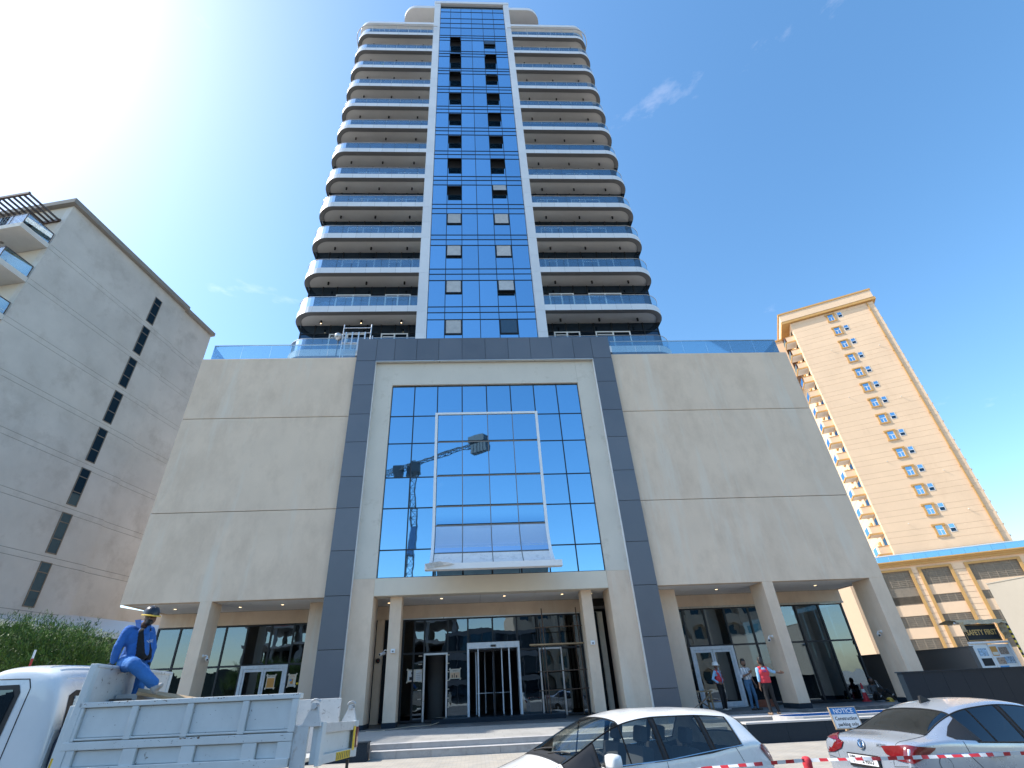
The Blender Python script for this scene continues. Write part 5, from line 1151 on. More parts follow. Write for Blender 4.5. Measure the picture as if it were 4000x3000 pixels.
def figure(name, label, parts, mats, group=None, vox=.014, folds=.006, top=True, parent=None, cat='person', paint=None):
    me = remesh(capsules(parts), vox)
    for mt in mats: me.materials.append(mt)
    ps = [(Vector(a), ra, Vector(b), rb, k_) for a, ra, b, rb, k_ in parts]
    cen = np.empty(len(me.polygons) * 3, np.float32); me.polygons.foreach_get('center', cen); cen = cen.reshape(-1, 3)
    dd = []
    for a, ra, b, rb, k_ in ps:
        a_, ab = np.array(a), np.array(b - a); l2 = float(ab @ ab); tt = np.clip((cen - a_) @ ab / l2, 0, 1) if l2 > 1e-9 else np.zeros(len(cen))
        dd.append(np.linalg.norm(cen - (a_ + tt[:, None] * ab), axis=1) - (ra + (rb - ra) * tt))
    best = np.argmin(np.array(dd), axis=0)
    for f, bi_ in zip(me.polygons, best):
        f.material_index = ps[bi_][4]
        if paint:
            k_ = paint(f.center, f.material_index)
            if k_ is not None: f.material_index = k_
    if folds:
        cloth = [0.] * len(me.vertices)
        for f in me.polygons:
            if f.material_index in (1, 2, 5):
                for v in f.vertices: cloth[v] = 1.
        nr = [v.normal.copy() for v in me.vertices]
        for v, n_, c in zip(me.vertices, nr, cloth):
            if c: v.co += n_ * folds * (noise.noise(v.co * 11) + .6 * noise.noise(Vector((v.co.x * 22, v.co.y * 22, v.co.z * 34))))
    me.polygons.foreach_set('use_smooth', [True] * len(me.polygons))
    o = put(bpy.data.objects.new(name, me), parent)
    if top: top_mesh(o); tag(o, label, cat, group)
    return o
M['skin'] = mat('brown_skin', (.16, .082, .05), .55, var=.1, vs=20)
M['skin_d'] = mat('dark_brown_skin', (.125, .062, .040), .5, var=.12, vs=20)
M['hair'] = mat('black_hair', (.008, .007, .007), .5, var=.3, vs=60)
M['boiler'] = mat('blue_workwear', (.025, .13, .42), .85, var=.14, vs=9, bmp=.4, bs=120)
M['boiler2'] = mat('faded_blue_trousers', (.035, .16, .44), .85, var=.18, vs=7, bmp=.4, bs=120)
M['blk_cloth'] = mat('black_cloth', (.012, .012, .014), .9, var=.2, vs=20)
M['sky_shirt'] = mat('light_blue_shirt', (.26, .46, .66), .85, var=.08, vs=14)
M['jeans'] = mat('blue_jeans', (.05, .12, .21), .9, var=.25, vs=12)
M['vest_red'] = mat('red_vest', (.58, .035, .05), .7, var=.08, vs=18)
M['vest_grey'] = mat('reflective_band', (.36, .33, .30), .4, .3, var=.1, vs=30)
M['yellow_v'] = mat('yellow_vest', (.42, .50, .03), .7, var=.15, vs=18)
M['shoe_l'] = mat('pale_shoe', (.40, .37, .34), .8, var=.15, vs=14)
M['shoe_d'] = mat('dark_shoe', (.03, .026, .024), .6, var=.2)
M['shoe_t'] = mat('tan_shoe', (.30, .20, .13), .8, var=.2)
M['grey_cloth'] = mat('grey_cloth', (.075, .08, .09), .9, var=.2, vs=14)
M['stripe_a'] = mat('white_shirt', (.62, .60, .57), .9, var=.05); M['stripe_b'] = mat('grey_shirt_stripe', (.30, .31, .34), .9, var=.05)
M['hat_w'] = mat('white_hard_hat', (.72, .71, .69), .35, var=.04); M['hat_b'] = mat('black_hard_hat', (.02, .022, .03), .3, var=.3, vs=10); M['hat_y'] = mat('yellow_hard_hat', (.62, .40, .05), .4, var=.1)
def hand(parts, wrist, tip, side, k_, s_=1., spread=.35):
    """palm, four bent fingers, thumb; wrist->tip is the hand's length, side points to the thumb"""
    w_, t_ = Vector(wrist), Vector(tip); d_ = (t_ - w_).normalized(); sd_ = Vector(side); sd_ = (sd_ - d_ * sd_.dot(d_)).normalized(); up = d_.cross(sd_)
    L_ = .18 * s_; pm = w_ + d_ * L_ * .28
    for q in (-.028, 0, .028): parts.append((w_ + sd_ * q * .6 * s_, .018 * s_, pm + sd_ * q * s_ + d_ * .03, .017 * s_, k_))
    for q, ln in ((-.034, .062), (-.012, .078), (.011, .082), (.033, .072)):
        a = pm + sd_ * q * s_ + d_ * .035 * s_; b = a + (d_ + up * spread) * ln * .55 * s_; c = b + (d_ * .8 + up * spread * 2) * ln * .5 * s_
        parts.append((a, .0105 * s_, b, .0098 * s_, k_)); parts.append((b, .0098 * s_, c, .0085 * s_, k_))
    a = w_ + d_ * .035 * s_ + sd_ * .03 * s_; b = a + (sd_ * .8 + d_ * .7) * .04 * s_; parts.append((a, .0135 * s_, b, .012 * s_, k_)); parts.append((b, .012 * s_, b + (d_ * .9 + up * spread + sd_ * .1) * .035 * s_, .0098 * s_, k_))
def hat(par, c, up, fwd, mt, rim_mt=None, r_=.122, s_=1.):
    up = Vector(up).normalized(); FRM = basis(c, Vector(fwd).cross(up) * -1 if False else up.cross(Vector(fwd)).normalized() * -1, Vector(fwd))
    b = MB(); pr = [(.001, .135), (.05, .130), (.09, .105), (.114, .06), (.120, .015), (.121, 0)]
    n_ = 22
    for r0, h_ in pr: b.v += [((r0 * math.cos(2 * math.pi * q / n_)) * s_, (r0 * 1.14 * math.sin(2 * math.pi * q / n_)) * s_, h_ * s_) for q in range(n_)]
    for a in range(len(pr) - 1):
        for q in range(n_): b.f.append((a * n_ + q, a * n_ + (q + 1) % n_, (a + 1) * n_ + (q + 1) % n_, (a + 1) * n_ + q)); b.mi.append(0)
    o = b.build('hard_hat', mt, par, smooth=True, mat=FRM)
    br = MB()
    for q in range(n_):
        def pt(q, e): 
            a = 2 * math.pi * q / n_; f_ = .5 + .5 * math.sin(a); ex = .012 + .045 * f_ ** 3
            return ((.119 + ex * e) * math.cos(a) * s_, (.119 * 1.14 + ex * e) * math.sin(a) * s_, (-.004 - .012 * e * f_ + .006) * s_)
        br.quad(pt(q, 0), pt(q + 1, 0), pt(q + 1, 1), pt(q, 1)); p1, p2 = pt(q + 1, 1), pt(q, 1); br.quad(p2, p1, (p1[0], p1[1], p1[2] - .014), (p2[0], p2[1], p2[2] - .014))
    br.build('brim', rim_mt or mt, o, fix=False, mat=FRM)
    MB().tube((0, -.12 * s_, .075 * s_), (0, .0, .137 * s_), .012, .012, 6).tube((0, 0, .137 * s_), (0, .10 * s_, .10 * s_), .012, .010, 6).build('ridge', mt, o, mat=FRM)
    return o
# --- man on the truck headboard
P_ = lambda x, y, Y: pl1(x, y, Y)
hd_ = P_(1392, 268, 9.12)
ps = [(P_(1165, 690, 9.12), .125, P_(1235, 672, 9.40), .125, 2), (P_(1195, 640, 9.25), .135, P_(1255, 520, 9.20), .140, 1), (P_(1225, 470, 9.10), .125, P_(1330, 465, 9.35), .12, 1), (P_(1190, 392, 9.03), .085, P_(1385, 392, 9.36), .08, 1),
      (P_(1290, 400, 9.2), .11, P_(1320, 335, 9.18), .07, 1), (P_(1330, 350, 9.17), .06, P_(1370, 300, 9.13), .058, 0), (hd_ + Vector((0, 0, .04)), .088, hd_ + Vector((.01, 0, -.03)), .082, 0), (hd_ + Vector((.035, -.045, -.075)), .052, hd_ + Vector((.01, -.01, -.07)), .055, 4),
      (hd_ + Vector((.055, -.078, -.02)), .016, hd_ + Vector((.048, -.07, .015)), .012, 0), (hd_ + Vector((-.09, .02, -.01)), .02, hd_ + Vector((-.088, .02, -.03)), .014, 0), (hd_ + Vector((.05, -.075, -.055)), .012, hd_ + Vector((.028, -.085, -.052)), .012, 4),
      (P_(1178, 400, 9.02), .078, P_(1090, 545, 8.98), .066, 1), (P_(1090, 545, 8.98), .066, P_(1052, 662, 9.06), .052, 1), (P_(1392, 405, 9.38), .075, P_(1412, 545, 9.42), .062, 1), (P_(1412, 545, 9.42), .062, P_(1375, 668, 9.38), .05, 1),
      (P_(1318, 420, 9.14), .10, P_(1310, 600, 9.15), .105, 1), (P_(1380, 430, 9.28), .07, P_(1372, 640, 9.30), .05, 1), (P_(1240, 430, 9.08), .085, P_(1225, 620, 9.12), .09, 1),
      (P_(1172, 695, 9.10), .125, P_(1240, 700, 8.80), .098, 2), (P_(1240, 700, 8.80), .098, P_(1345, 800, 8.86), .085, 2), (P_(1345, 800, 8.86), .085, P_(1415, 872, 8.93), .080, 2),
      (P_(1240, 680, 9.38), .118, P_(1330, 762, 9.22), .09, 2), (P_(1330, 762, 9.22), .09, P_(1290, 900, 9.26), .08, 2), (P_(1290, 900, 9.26), .08, P_(1240, 1050, 9.28), .075, 2),
      (P_(1418, 905, 8.93), .05, P_(1440, 945, 8.93), .045, 3), (P_(1432, 935, 8.92), .042, P_(1490, 893, 8.90), .036, 3), (P_(1235, 1075, 9.25), .05, P_(1290, 1120, 9.15), .042, 3)]
def shirt_front(c, k_, a=pl1(1325, 355, 9.1), b=pl1(1305, 655, 9.1)):
    if k_ != 1 or c.y > 9.30: return None
    t_ = max(0, min(1, (a.z - c.z) / (a.z - b.z)))
    return 5 if abs(c.x - (a.x + (b.x - a.x) * t_)) < .030 + .040 * t_ and b.z < c.z < a.z + .03 else None
hand(ps, P_(1050, 675, 9.08), P_(1030, 735, 9.14), (-1, .2, -.1), 6, 1.05, .5); hand(ps, P_(1372, 678, 9.37), P_(1350, 735, 9.3), (-1, 0, 0), 6, 1.0)
man = figure('person', 'man in blue overalls and black hard hat sitting on the truck headboard', ps, [M['skin_d'], M['boiler'], M['boiler2'], M['shoe_l'], M['hair'], M['blk_cloth'], mat('dark_glove', (.012, .025, .035), .8, var=.3, vs=30)], vox=.0085, folds=.007, paint=shirt_front)
hat(man, hd_ + Vector((-.005, .0, .045)), (.14, -.10, 1), (.75, -.65, -.12), M['hat_b'], M['hat_y'], s_=1.02)
for sx_, yy in ((.066, -.058), (.028, -.082)): MB().lathe(hd_ + Vector((sx_, yy, .008)), [(.011, 0), (.008, .006)], 8, Vector((.5, -.8, 0))).build('eye', M['hair'], man)
cl = MB(); a, b, c, d_ = P_(1250, 290, 9.06), P_(1310, 282, 9.1), P_(1300, 370, 9.03), P_(1262, 355, 9.0); cl.quad(a, b, c, d_); a, b, c, d_ = P_(1405, 335, 9.2), P_(1370, 335, 9.12), P_(1330, 420, 9.05), P_(1375, 420, 9.1); cl.quad(a, b, c, d_); cl.build('collar', M['boiler'], man, fix=False)
c_ = P_(1386, 492, 9.22); text('chest_logo', 'NSE', mat('logo_white', (.75, .75, .75), .7), man, basis(c_ + Vector((.055, -.10, 0)), (1, .35, .12), (0, 0, 1)), .055, .002)
# --- upright figures
def stand(name, label, base, face, H, arms, legs, mats, head_fwd=.0, vest=None, hatm=None, hair=True, beard=False, paint=None, group=None, vox=.015, belly=0.):
    """arms = ((elbow, wrist, tip, thumb) left in picture first), local frame: x right, -y forward, height 1.75"""
    s_ = H / 1.75; mt = Matrix.Translation(base) @ Matrix.Rotation(face, 4, 'Z') @ Matrix.Diagonal((s_, s_, s_, 1))
    ps = [((-.085, 0, .92), .105, (.085, 0, .92), .105, 2), ((-.06, 0, 1.0), .108, (.06, 0, 1.0), .108, 2 if not belly else 1), ((-.065, -.005 - belly, 1.10), .112 + belly * .5, (.065, -.005 - belly, 1.10), .112 + belly * .5, 1), ((-.085, 0, 1.27), .118, (.085, 0, 1.27), .118, 1), ((-.16, 0, 1.405), .062, (.16, 0, 1.405), .062, 1), ((-.06, 0, 1.38), .085, (.06, 0, 1.38), .085, 1),
          ((0, .005, 1.42), .058, (0, -.01, 1.53), .052, 0), ((0, -.005, 1.655), .092, (0, -.012, 1.61), .085, 0), ((0, -.04, 1.555), .052, (0, -.02, 1.56), .055, 4 if beard else 0), ((0, -.10, 1.615), .017, (0, -.092, 1.65), .012, 0), ((-.09, .005, 1.615), .02, (-.088, .005, 1.60), .015, 0), ((.09, .005, 1.615), .02, (.088, .005, 1.60), .015, 0)]
    for sx_, (el, wr, tp, th, bare) in zip((-.19, .19), arms):
        sh = Vector((sx_, 0, 1.40)); el, wr = Vector(el), Vector(wr)
        ps.append((sh, .062, el, .050, 1))
        if bare: m_ = el.lerp(wr, bare); ps.append((el, .050, m_, .046, 1)); ps.append((m_, .038, wr, .030, 0))
        else: ps.append((el, .043, wr, .030, 0))
        hand(ps, wr, tp, th, 0, 1.0)
    for hx, (kn, an, toe) in zip((-.09, .09), legs):
        kn, an, toe = Vector(kn), Vector(an), Vector(toe)
        ps.append(((hx, 0, .90), .098, kn, .066, 2)); ps.append((kn, .066, an, .052, 2)); ps.append((an + Vector((0, .03, -.045)), .042, toe + Vector((0, 0, .012)), .036, 3)); ps.append((an, .045, an + Vector((0, .01, -.05)), .045, 3))
    wp = [(mt @ Vector(a), ra * s_, mt @ Vector(b), rb * s_, k_) for a, ra, b, rb, k_ in ps]
    inv = mt.inverted(); o = figure(name, label, wp, mats, group, vox, paint=(lambda c, k_: paint(inv @ c, k_)) if paint else None)
    up = (mt.to_3x3() @ Vector((0, 0, 1))).normalized(); fw = (mt.to_3x3() @ Vector((head_fwd, -1, 0))).normalized()
    if hatm: hat(o, mt @ Vector((0, .0, 1.665)), up, fw, hatm, s_=s_ * .98)
    elif hair:
        hp = [((0, .012, 1.685), .092, (0, .03, 1.62), .085), ((0, -.03, 1.72), .07, (0, .03, 1.73), .07)]
        figure('hair', '', [(mt @ Vector(a), ra * s_, mt @ Vector(b), rb * s_, 0) for a, ra, b, rb in hp], [M['hair']], None, vox, 0, False, o)
    if vest:
        vp = [((-.075, 0, 1.02), .125, (.075, 0, 1.02), .125), ((-.075, -.005 - belly, 1.12), .128 + belly * .5, (.075, -.005 - belly, 1.12), .128 + belly * .5), ((-.09, 0, 1.28), .132, (.09, 0, 1.28), .132), ((-.13, 0, 1.41), .07, (-.09, 0, 1.42), .075), ((.13, 0, 1.41), .07, (.09, 0, 1.42), .075)]
        me = remesh(capsules([(mt @ Vector(a), ra * s_, mt @ Vector(b), rb * s_, 0) for a, ra, b, rb in vp]), vox)
        bm = bmesh.new(); bm.from_mesh(me)
        kill = []
        for f in bm.faces:
            c = inv @ f.calc_center_median()
            if vest[1] == 'open' and c.y < 0 and abs(c.x - .02) < .055 + .05 * max(0, c.z - 1.15): kill.append(f)
            elif c.z < .965: kill.append(f)
            elif abs(c.x) > .185 and c.z > 1.25: kill.append(f)
        bmesh.ops.delete(bm, geom=kill, context='FACES')
        for f in bm.faces:
            c = inv @ f.calc_center_median(); f.smooth = True
            f.material_index = 1 if (1.04 < c.z < 1.08 or 1.15 < c.z < 1.19 or (.085 < abs(c.x) < .125 and c.z > 1.19)) else 0
        bm.to_mesh(me); bm.free(); me.materials.clear(); me.materials.append(vest[0]); me.materials.append(M['vest_grey']); put(bpy.data.objects.new('safety_vest', me), o)
    return o, mt
w1, m1 = stand('person', 'worker in white hard hat and red vest with hands on hips by the glass doors', (10.95, 25.2, .45), R(38), 1.84, (((-.36, .06, 1.14), (-.20, -.06, 1.0), (-.13, -.12, .98), (0, 0, 1), .85), ((.36, .08, 1.14), (.20, -.02, 1.0), (.12, -.1, .98), (0, 0, 1), .85)),
      (((-.10, -.02, .50), (-.11, .0, .09), (-.13, -.16, .03)), ((.11, -.03, .50), (.13, .02, .09), (.17, -.14, .03))), [M['skin'], M['sky_shirt'], M['blk_cloth'], M['shoe_l'], M['hair']], vest=(M['vest_red'], 'open'), hatm=M['hat_w'], belly=.03)
def stripes(c, k_): return (5 if int((c.x + 2) / .055) % 2 else 1) if k_ == 1 else None
w2, m2 = stand('person', 'bearded man in striped shirt and jeans talking beside the column', (11.95, 24.55, .45), R(20), 1.90, (((-.27, -.02, 1.14), (-.05, -.22, 1.24), (.02, -.25, 1.32), (0, 0, 1), 0), ((.25, .04, 1.13), (.30, -.04, .88), (.31, -.07, .78), (0, -1, 0), 0)),
      (((-.12, -.05, .50), (-.10, .02, .09), (-.12, -.16, .03)), ((.13, -.06, .50), (.16, .0, .09), (.22, -.15, .03))), [M['skin'], M['stripe_a'], M['jeans'], M['shoe_d'], M['hair'], M['stripe_b']], beard=True, paint=stripes)
w3, m3 = stand('person', 'worker in red vest seen from behind pointing with his right arm', (11.0, 21.2, .447), R(180), 1.84, (((-.36, -.02, 1.30), (-.62, -.04, 1.26), (-.74, -.04, 1.26), (0, 0, 1), .3), ((.24, .04, 1.12), (.24, -.02, .86), (.24, -.05, .76), (0, -1, 0), .35)),
      (((-.13, -.02, .50), (-.17, .02, .09), (-.19, -.13, .03)), ((.10, -.02, .50), (.12, .04, .09), (.16, -.09, .03))), [M['skin'], M['sky_shirt'], M['blk_cloth'], M['shoe_t'], M['hair']], vest=(M['vest_red'], 'closed'))
text('vest_logo', 'NSE', mat('logo_navy', (.03, .04, .22), .7), w3, m3 @ basis((.0, .137, 1.33), (-1, 0, 0), (0, 0, 1)), .085, .003, bold=.002)
# --- seated worker at the end of the porch
sb = Vector((19.05, 26.75, .45)); q_ = lambda x, y, z: sb + Vector((x, y, z)) * 1.08
ps = [(q_(-.08, 0, .13), .11, q_(.08, 0, .13), .11, 2), (q_(0, .02, .3), .12, q_(.02, .04, .5), .12, 1), (q_(-.15, .04, .56), .065, q_(.17, .04, .56), .065, 1), (q_(.01, .03, .6), .055, q_(.01, .0, .7), .05, 0), (q_(.01, 0, .80), .09, q_(.01, -.01, .76), .085, 0), (q_(.01, -.03, .71), .05, q_(.01, -.03, .72), .05, 4), (q_(.01, .03, .84), .09, q_(.01, .05, .78), .08, 4),
      (q_(-.1, -.02, .13), .095, q_(-.22, -.35, .34), .065, 2), (q_(-.22, -.35, .34), .065, q_(-.12, -.62, .09), .05, 2), (q_(.1, -.02, .13), .095, q_(.38, -.25, .40), .065, 2), (q_(.38, -.25, .40), .065, q_(.55, -.5, .09), .05, 2), (q_(-.12, -.66, .05), .04, q_(-.10, -.80, .05), .035, 3), (q_(.56, -.55, .05), .04, q_(.60, -.68, .05), .035, 3),
      (q_(-.19, .04, .53), .058, q_(-.30, -.1, .32), .048, 1), (q_(-.30, -.1, .32), .045, q_(-.12, -.30, .28), .035, 1), (q_(.19, .03, .53), .058, q_(.30, -.12, .48), .048, 1), (q_(.30, -.12, .48), .045, q_(.14, -.14, .68), .034, 1)]
hand(ps, q_(-.12, -.30, .28), q_(-.02, -.40, .26), (0, 0, 1), 0); hand(ps, q_(.14, -.14, .68), q_(.08, -.14, .78), (0, -1, 0), 0)
seat_p = figure('person', 'worker in dark grey clothes sitting on the porch floor wiping his face', ps, [M['skin_d'], M['grey_cloth'], M['blk_cloth'], M['shoe_d'], M['hair']], vox=.016)
MB().quad(q_(.06, -.17, .80), q_(.17, -.13, .76), q_(.22, -.12, .55), q_(.10, -.19, .52)).build('towel', M['stripe_a'], seat_p, fix=False)
for p, r_ in ((q_(-.16, -.52, .19), .06), (q_(.48, -.40, .22), .06)): MB().lathe(p, [(r_, -.02), (r_, .02)], 14, Vector((.4, -.6, -.6))).build('reflective_band', M['vest_grey'], seat_p)
hh = thing('hard_hat', 'yellow hard hat standing on the porch floor before the seated worker', 'hard hat', tuple(q_(.02, -.72, 0))); hat(hh, q_(.02, -.72, .02), (0, 0, 1), (0, -1, 0), M['hat_y'], s_=1.1)
# --- tiny figures on the tower
ar = (((-.27, -.12, 1.2), (-.12, -.30, 1.12), (-.05, -.34, 1.1), (0, 0, 1), .5), ((.27, -.12, 1.2), (.12, -.30, 1.12), (.05, -.34, 1.1), (0, 0, 1), .5)); lg = (((-.1, -.02, .5), (-.1, .02, .09), (-.1, -.14, .03)), ((.1, -.02, .5), (.1, .02, .09), (.1, -.14, .03)))
fz = B0 + SH * 10 + .503
stand('person', 'worker in white hard hat and yellow vest leaning over a high balcony', (-9.3, 27.5, fz), R(5), 1.80, ar, lg, [M['skin'], M['sky_shirt'], M['blk_cloth'], M['shoe_d'], M['hair']], vest=(M['yellow_v'], 'closed'), hatm=M['hat_w'], vox=.03)
stand('person', 'worker in white hard hat and pale shirt looking over a high balcony', (-8.45, 27.55, fz), R(-5), 1.76, ar, lg, [M['skin'], M['stripe_a'], M['blk_cloth'], M['shoe_d'], M['hair']], hatm=M['hat_w'], vox=.03)
stand('person', 'worker in yellow vest bending behind the aluminium scaffold on the roof terrace', (-7.3, 27.9, B0 + .503), R(160), 1.72, ar, lg, [M['skin'], M['grey_cloth'], M['blk_cloth'], M['shoe_d'], M['hair']], vest=(M['yellow_v'], 'closed'), vox=.03)
# ------------------------------------------------------------------ small things round the porch
def L5(x, y, Y): return on_y(2600 + x * .42194, 2300 + y * .42194, Y)
def L6(x, y, Y): return on_y(3300 + x * .42194, 2300 + y * .42194, Y)
M['orange'] = mat('orange_print', (.62, .30, .08), .8, var=.1, vs=30); M['blue_print'] = mat('blue_print', (.10, .32, .62), .8, var=.1); M['ink'] = mat('black_print', (.02, .02, .022), .8)
def poster(label, x0, x1, z0, z1, y, fill, lines, group=None, tape=True):
    t = thing('poster', label, 'poster', ((x0 + x1) / 2, y, z0), group)
    bi('sheet', M['paper'], t, x0, x1, y - .004, y, z0, z1)
    for q, (fx, fz, fw, fh, mt) in enumerate(fill): bi('print', mt, t, x0 + fx * (x1 - x0), x0 + (fx + fw) * (x1 - x0), y - .0065 - q * .0004, y - .0045, z0 + fz * (z1 - z0), z0 + (fz + fh) * (z1 - z0))
    for tx, fz, sz, mt in lines: text('heading', tx, mt, t, basis(((x0 + x1) / 2, y - .009, z0 + fz * (z1 - z0)), (1, 0, 0), (0, 0, 1)), sz, .002)
    if tape:
        for cx_, cz_ in ((x0, z0), (x1, z0), (x0, z1), (x1, z1)): bi('tape_strip', M['paper'], t, cx_ - .03, cx_ + .03, y - .0075, y - .0052, cz_ - .045, cz_ + .045, Matrix.Rotation(.5, 4, 'Y'))
    return t
GY = 27.465
poster('orange heat stress chart taped to the left shopfront door', -9.98, -9.58, 2.10, 2.64, 27.395, [(.08, .05, .84, .72, M['orange'])], [('HEAT STRESS', .90, .055, M['ink'])])
poster('white poster with a drinking worker taped beside the left door', -8.99, -8.62, 2.13, 2.64, GY, [(.32, .22, .34, .42, M['orange']), (.2, .45, .3, .15, M['blue_print'])], [('AVOID', .92, .05, M['orange']), ('HEAT STRESS', .80, .045, M['orange']), ('DRINK PLENTY', .14, .04, M['blue_print']), ('OF WATER', .05, .04, M['blue_print'])])
poster('wide white poster with a worker in vest next to the dark frame', -8.31, -7.88, 2.31, 2.69, GY, [(.62, .1, .25, .6, M['orange']), (.70, .72, .14, .16, M['hat_y'])], [('PREVENT      ', .84, .05, M['blue_print']), ('HEAT            ', .66, .05, M['blue_print']), ('STRESS        ', .48, .05, M['blue_print'])])
t = thing('warning_strip', 'small yellow and black warning strip stuck on the left shopfront', 'sticker', (-8.4, GY, 2.2)); bi('strip', yel, t, -8.58, -8.25, GY - .003, GY, 2.215, 2.285); text('letters', 'CAUTION', M['ink'], t, basis((-8.415, GY - .005, 2.25), (1, 0, 0), (0, 0, 1)), .05, .002)
poster('pair of white notices taped left of the open entrance door', -3.31, -2.58, 2.10, 2.62, GY, [(.06, .1, .38, .8, M['alu_white']), (.54, .08, .4, .84, M['alu_white']), (.14, .15, .22, .25, M['ink']), (.26, .62, .14, .18, M['ink']), (.60, .2, .26, .02, M['ink']), (.60, .35, .26, .02, M['ink']), (.60, .5, .26, .02, M['ink']), (.60, .65, .26, .02, M['ink'])], [], tape=True)
poster('cream notice with a city skyline picture right of the open door', -1.26, -.75, 2.15, 2.57, GY, [(.06, .08, .88, .55, M['tan_wall']), (.2, .12, .08, .3, M['ink']), (.4, .12, .06, .42, M['ink']), (.6, .12, .1, .24, M['ink'])], [('SAFETY', .80, .07, M['ink'])])
# cameras on the columns
def cctv(label, p, sx_, mtl='alu_white'):
    t = thing('security_camera', label, 'camera', p); x, y, z = p
    MB().lathe((x, y, z + .12), [(.06, 0), (.055, .03)], 12, Vector((sx_, 0, 0))).build('mount', M['alu_white'], t)
    MB().path([(x + sx_ * .02, y, z + .12), (x + sx_ * .16, y, z + .14), (x + sx_ * .24, y - .02, z + .04)], .022, 8).build('arm', M['alu_white'], t)
    MB().tube((x + sx_ * .17, y + .05, z + .02), (x + sx_ * .34, y - .22, z - .05), .06, .06, 12).build('housing', M['alu_white'], t); MB().tube((x + sx_ * .34, y - .22, z - .05), (x + sx_ * .345, y - .228, z - .052), .045, .045, 12).build('lens', M['black'], t)
cctv('white security camera on the column behind the truck', (-11.775, 24.35, 3.25), 1); cctv('white security camera on the column by the pointing worker', (13.64, 24.5, 3.10), -1); cctv('white security camera on the last column above the granite wall', (18.93, 24.6, 3.12), -1); cctv('white security camera on the slim column left of the entrance', (-3.9, 24.9, 3.2), -1)
for x, lab in ((-3.62, 'small white sensor box on the left slim entrance column'), (5.27, 'small white sensor box on the right slim entrance column')):
    t = thing('sensor_box', lab, 'sensor', (x, 24.44, 3.2)); bi('housing', M['alu_white'], t, x - .09, x + .09, 24.33, 24.449, 3.18, 3.34); bi('lens', M['interior'], t, x - .04, x + .04, 24.32, 24.328, 3.21, 3.27)
for x, lab in ((-4.75, 'red and black alarm sounder on the wall left of the entrance'), (5.95, 'red and black alarm sounder on the wall right of the entrance')):
    t = thing('alarm_sounder', lab, 'alarm', (x, 27.36, 2.95)); MB().lathe((x, 27.36, 3.05), [(.11, 0), (.11, .05), (.06, .08)], 14, Vector((0, -1, 0))).build('bell', M['black'], t); MB().lathe((x, 27.28, 3.05), [(.05, 0), (.03, .03)], 12, Vector((0, -1, 0))).build('beacon', M['red_lamp'], t)
# access scaffold at the entrance
M['rust_tube'] = mat('rusty_tube', (.11, .075, .055), .8, var=.4, vs=12)
t = thing('scaffold', 'rusty scaffold tubes with a plank beside the revolving door', 'scaffold', (4, 26, .45))
for x in (3.3, 5.0): MB().tube((x + .05, 26.0, .46), (x - .03, 26.0, 4.95), .028, .028, 8).build('standard', M['rust_tube'], t)
for x in (3.3, 5.0): MB().tube((x + .05, 27.1, .46), (x - .03, 27.1, 4.4), .028, .028, 8).build('standard', M['rust_tube'], t)
for z in (1.5, 2.25, 4.1): MB().tube((2.9, 26.03, z), (5.2, 26.03, z + .03), .024, .024, 8).build('ledger', M['rust_tube'], t)
bi('plank', wd, t, 2.6, 5.2, 25.9, 26.2, 3.34, 3.40); bi('plank', wd, t, 2.7, 5.1, 26.22, 26.5, 3.335, 3.395)
# timber trestle
t = thing('timber_trestle', 'rough timber trestle table by the right shopfront door', 'trestle', (10.35, 26.3, .45))
bi('top', wd, t, 9.86, 10.88, 26.0, 26.55, 1.16, 1.215)
for x in (9.95, 10.78):
    for y in (26.06, 26.48): bi('leg', wd, t, x - .035, x + .035, y - .03, y + .03, .452, 1.158)
    bi('cross_bar', wd, t, x - .03, x + .03, 26.09, 26.45, .75, .82)
MB().box(-.02, .02, -.035, .035, 0, 1.0).build('brace', wd, t, mat=Matrix.Translation((9.95, 26.02, .55)) @ Matrix.Rotation(R(57), 4, 'Y')); MB().box(-.02, .02, -.035, .035, 0, .95).build('brace', wd, t, mat=Matrix.Translation((10.78, 26.52, .55)) @ Matrix.Rotation(R(-57), 4, 'Y'))
tag(bi('floor_board', mat('red_board', (.20, .07, .04), .9, var=.2), None, 13.15, 14.0, 26.6, 26.66, .452, .74), 'brown board leaning low against the glass beside the column', 'board')
tag(bi('white_board', M['alu_white'], None, 16.3, 16.85, 27.9, 27.93, .452, 1.2), 'white board standing inside the right-hand shopfront', 'board')
# parking notice
t = thing('parking_sign', 'blue and white construction parking notice behind the silver saloon', 'sign', (8.35, 13, 0))
cs_ = [L5(1522, 1097, 13.0), L6(105, 1099, 13.0), L6(150, 1282, 13.0), L5(1572, 1296, 13.0)]
ctr = (cs_[0] + cs_[1] + cs_[2] + cs_[3]) / 4; wv_, hv_ = .61, .40
SB = basis(ctr, (1, 0, -.01), (0, .18, 1))
def sgn(nm, x0, x1, y0, y1, z0, z1, mt): return put(bpy.data.objects.new(nm, MB().box(x0, x1, y0, y1, z0, z1).mesh(nm, mt)), t, SB)
sgn('backing', -wv_ / 2 - .015, wv_ / 2 + .012, -hv_ / 2 - .012, hv_ / 2 + .012, -.025, -.004, wd); sgn('panel', -wv_ / 2, wv_ / 2, -hv_ / 2, hv_ / 2, -.003, .001, M['alu_white'])
sgn('header', -wv_ / 2 + .012, wv_ / 2 - .012, hv_ / 2 - .135, hv_ / 2 - .012, .0012, .003, mat('sign_blue', (.03, .18, .46), .5, var=.05))
b = MB()
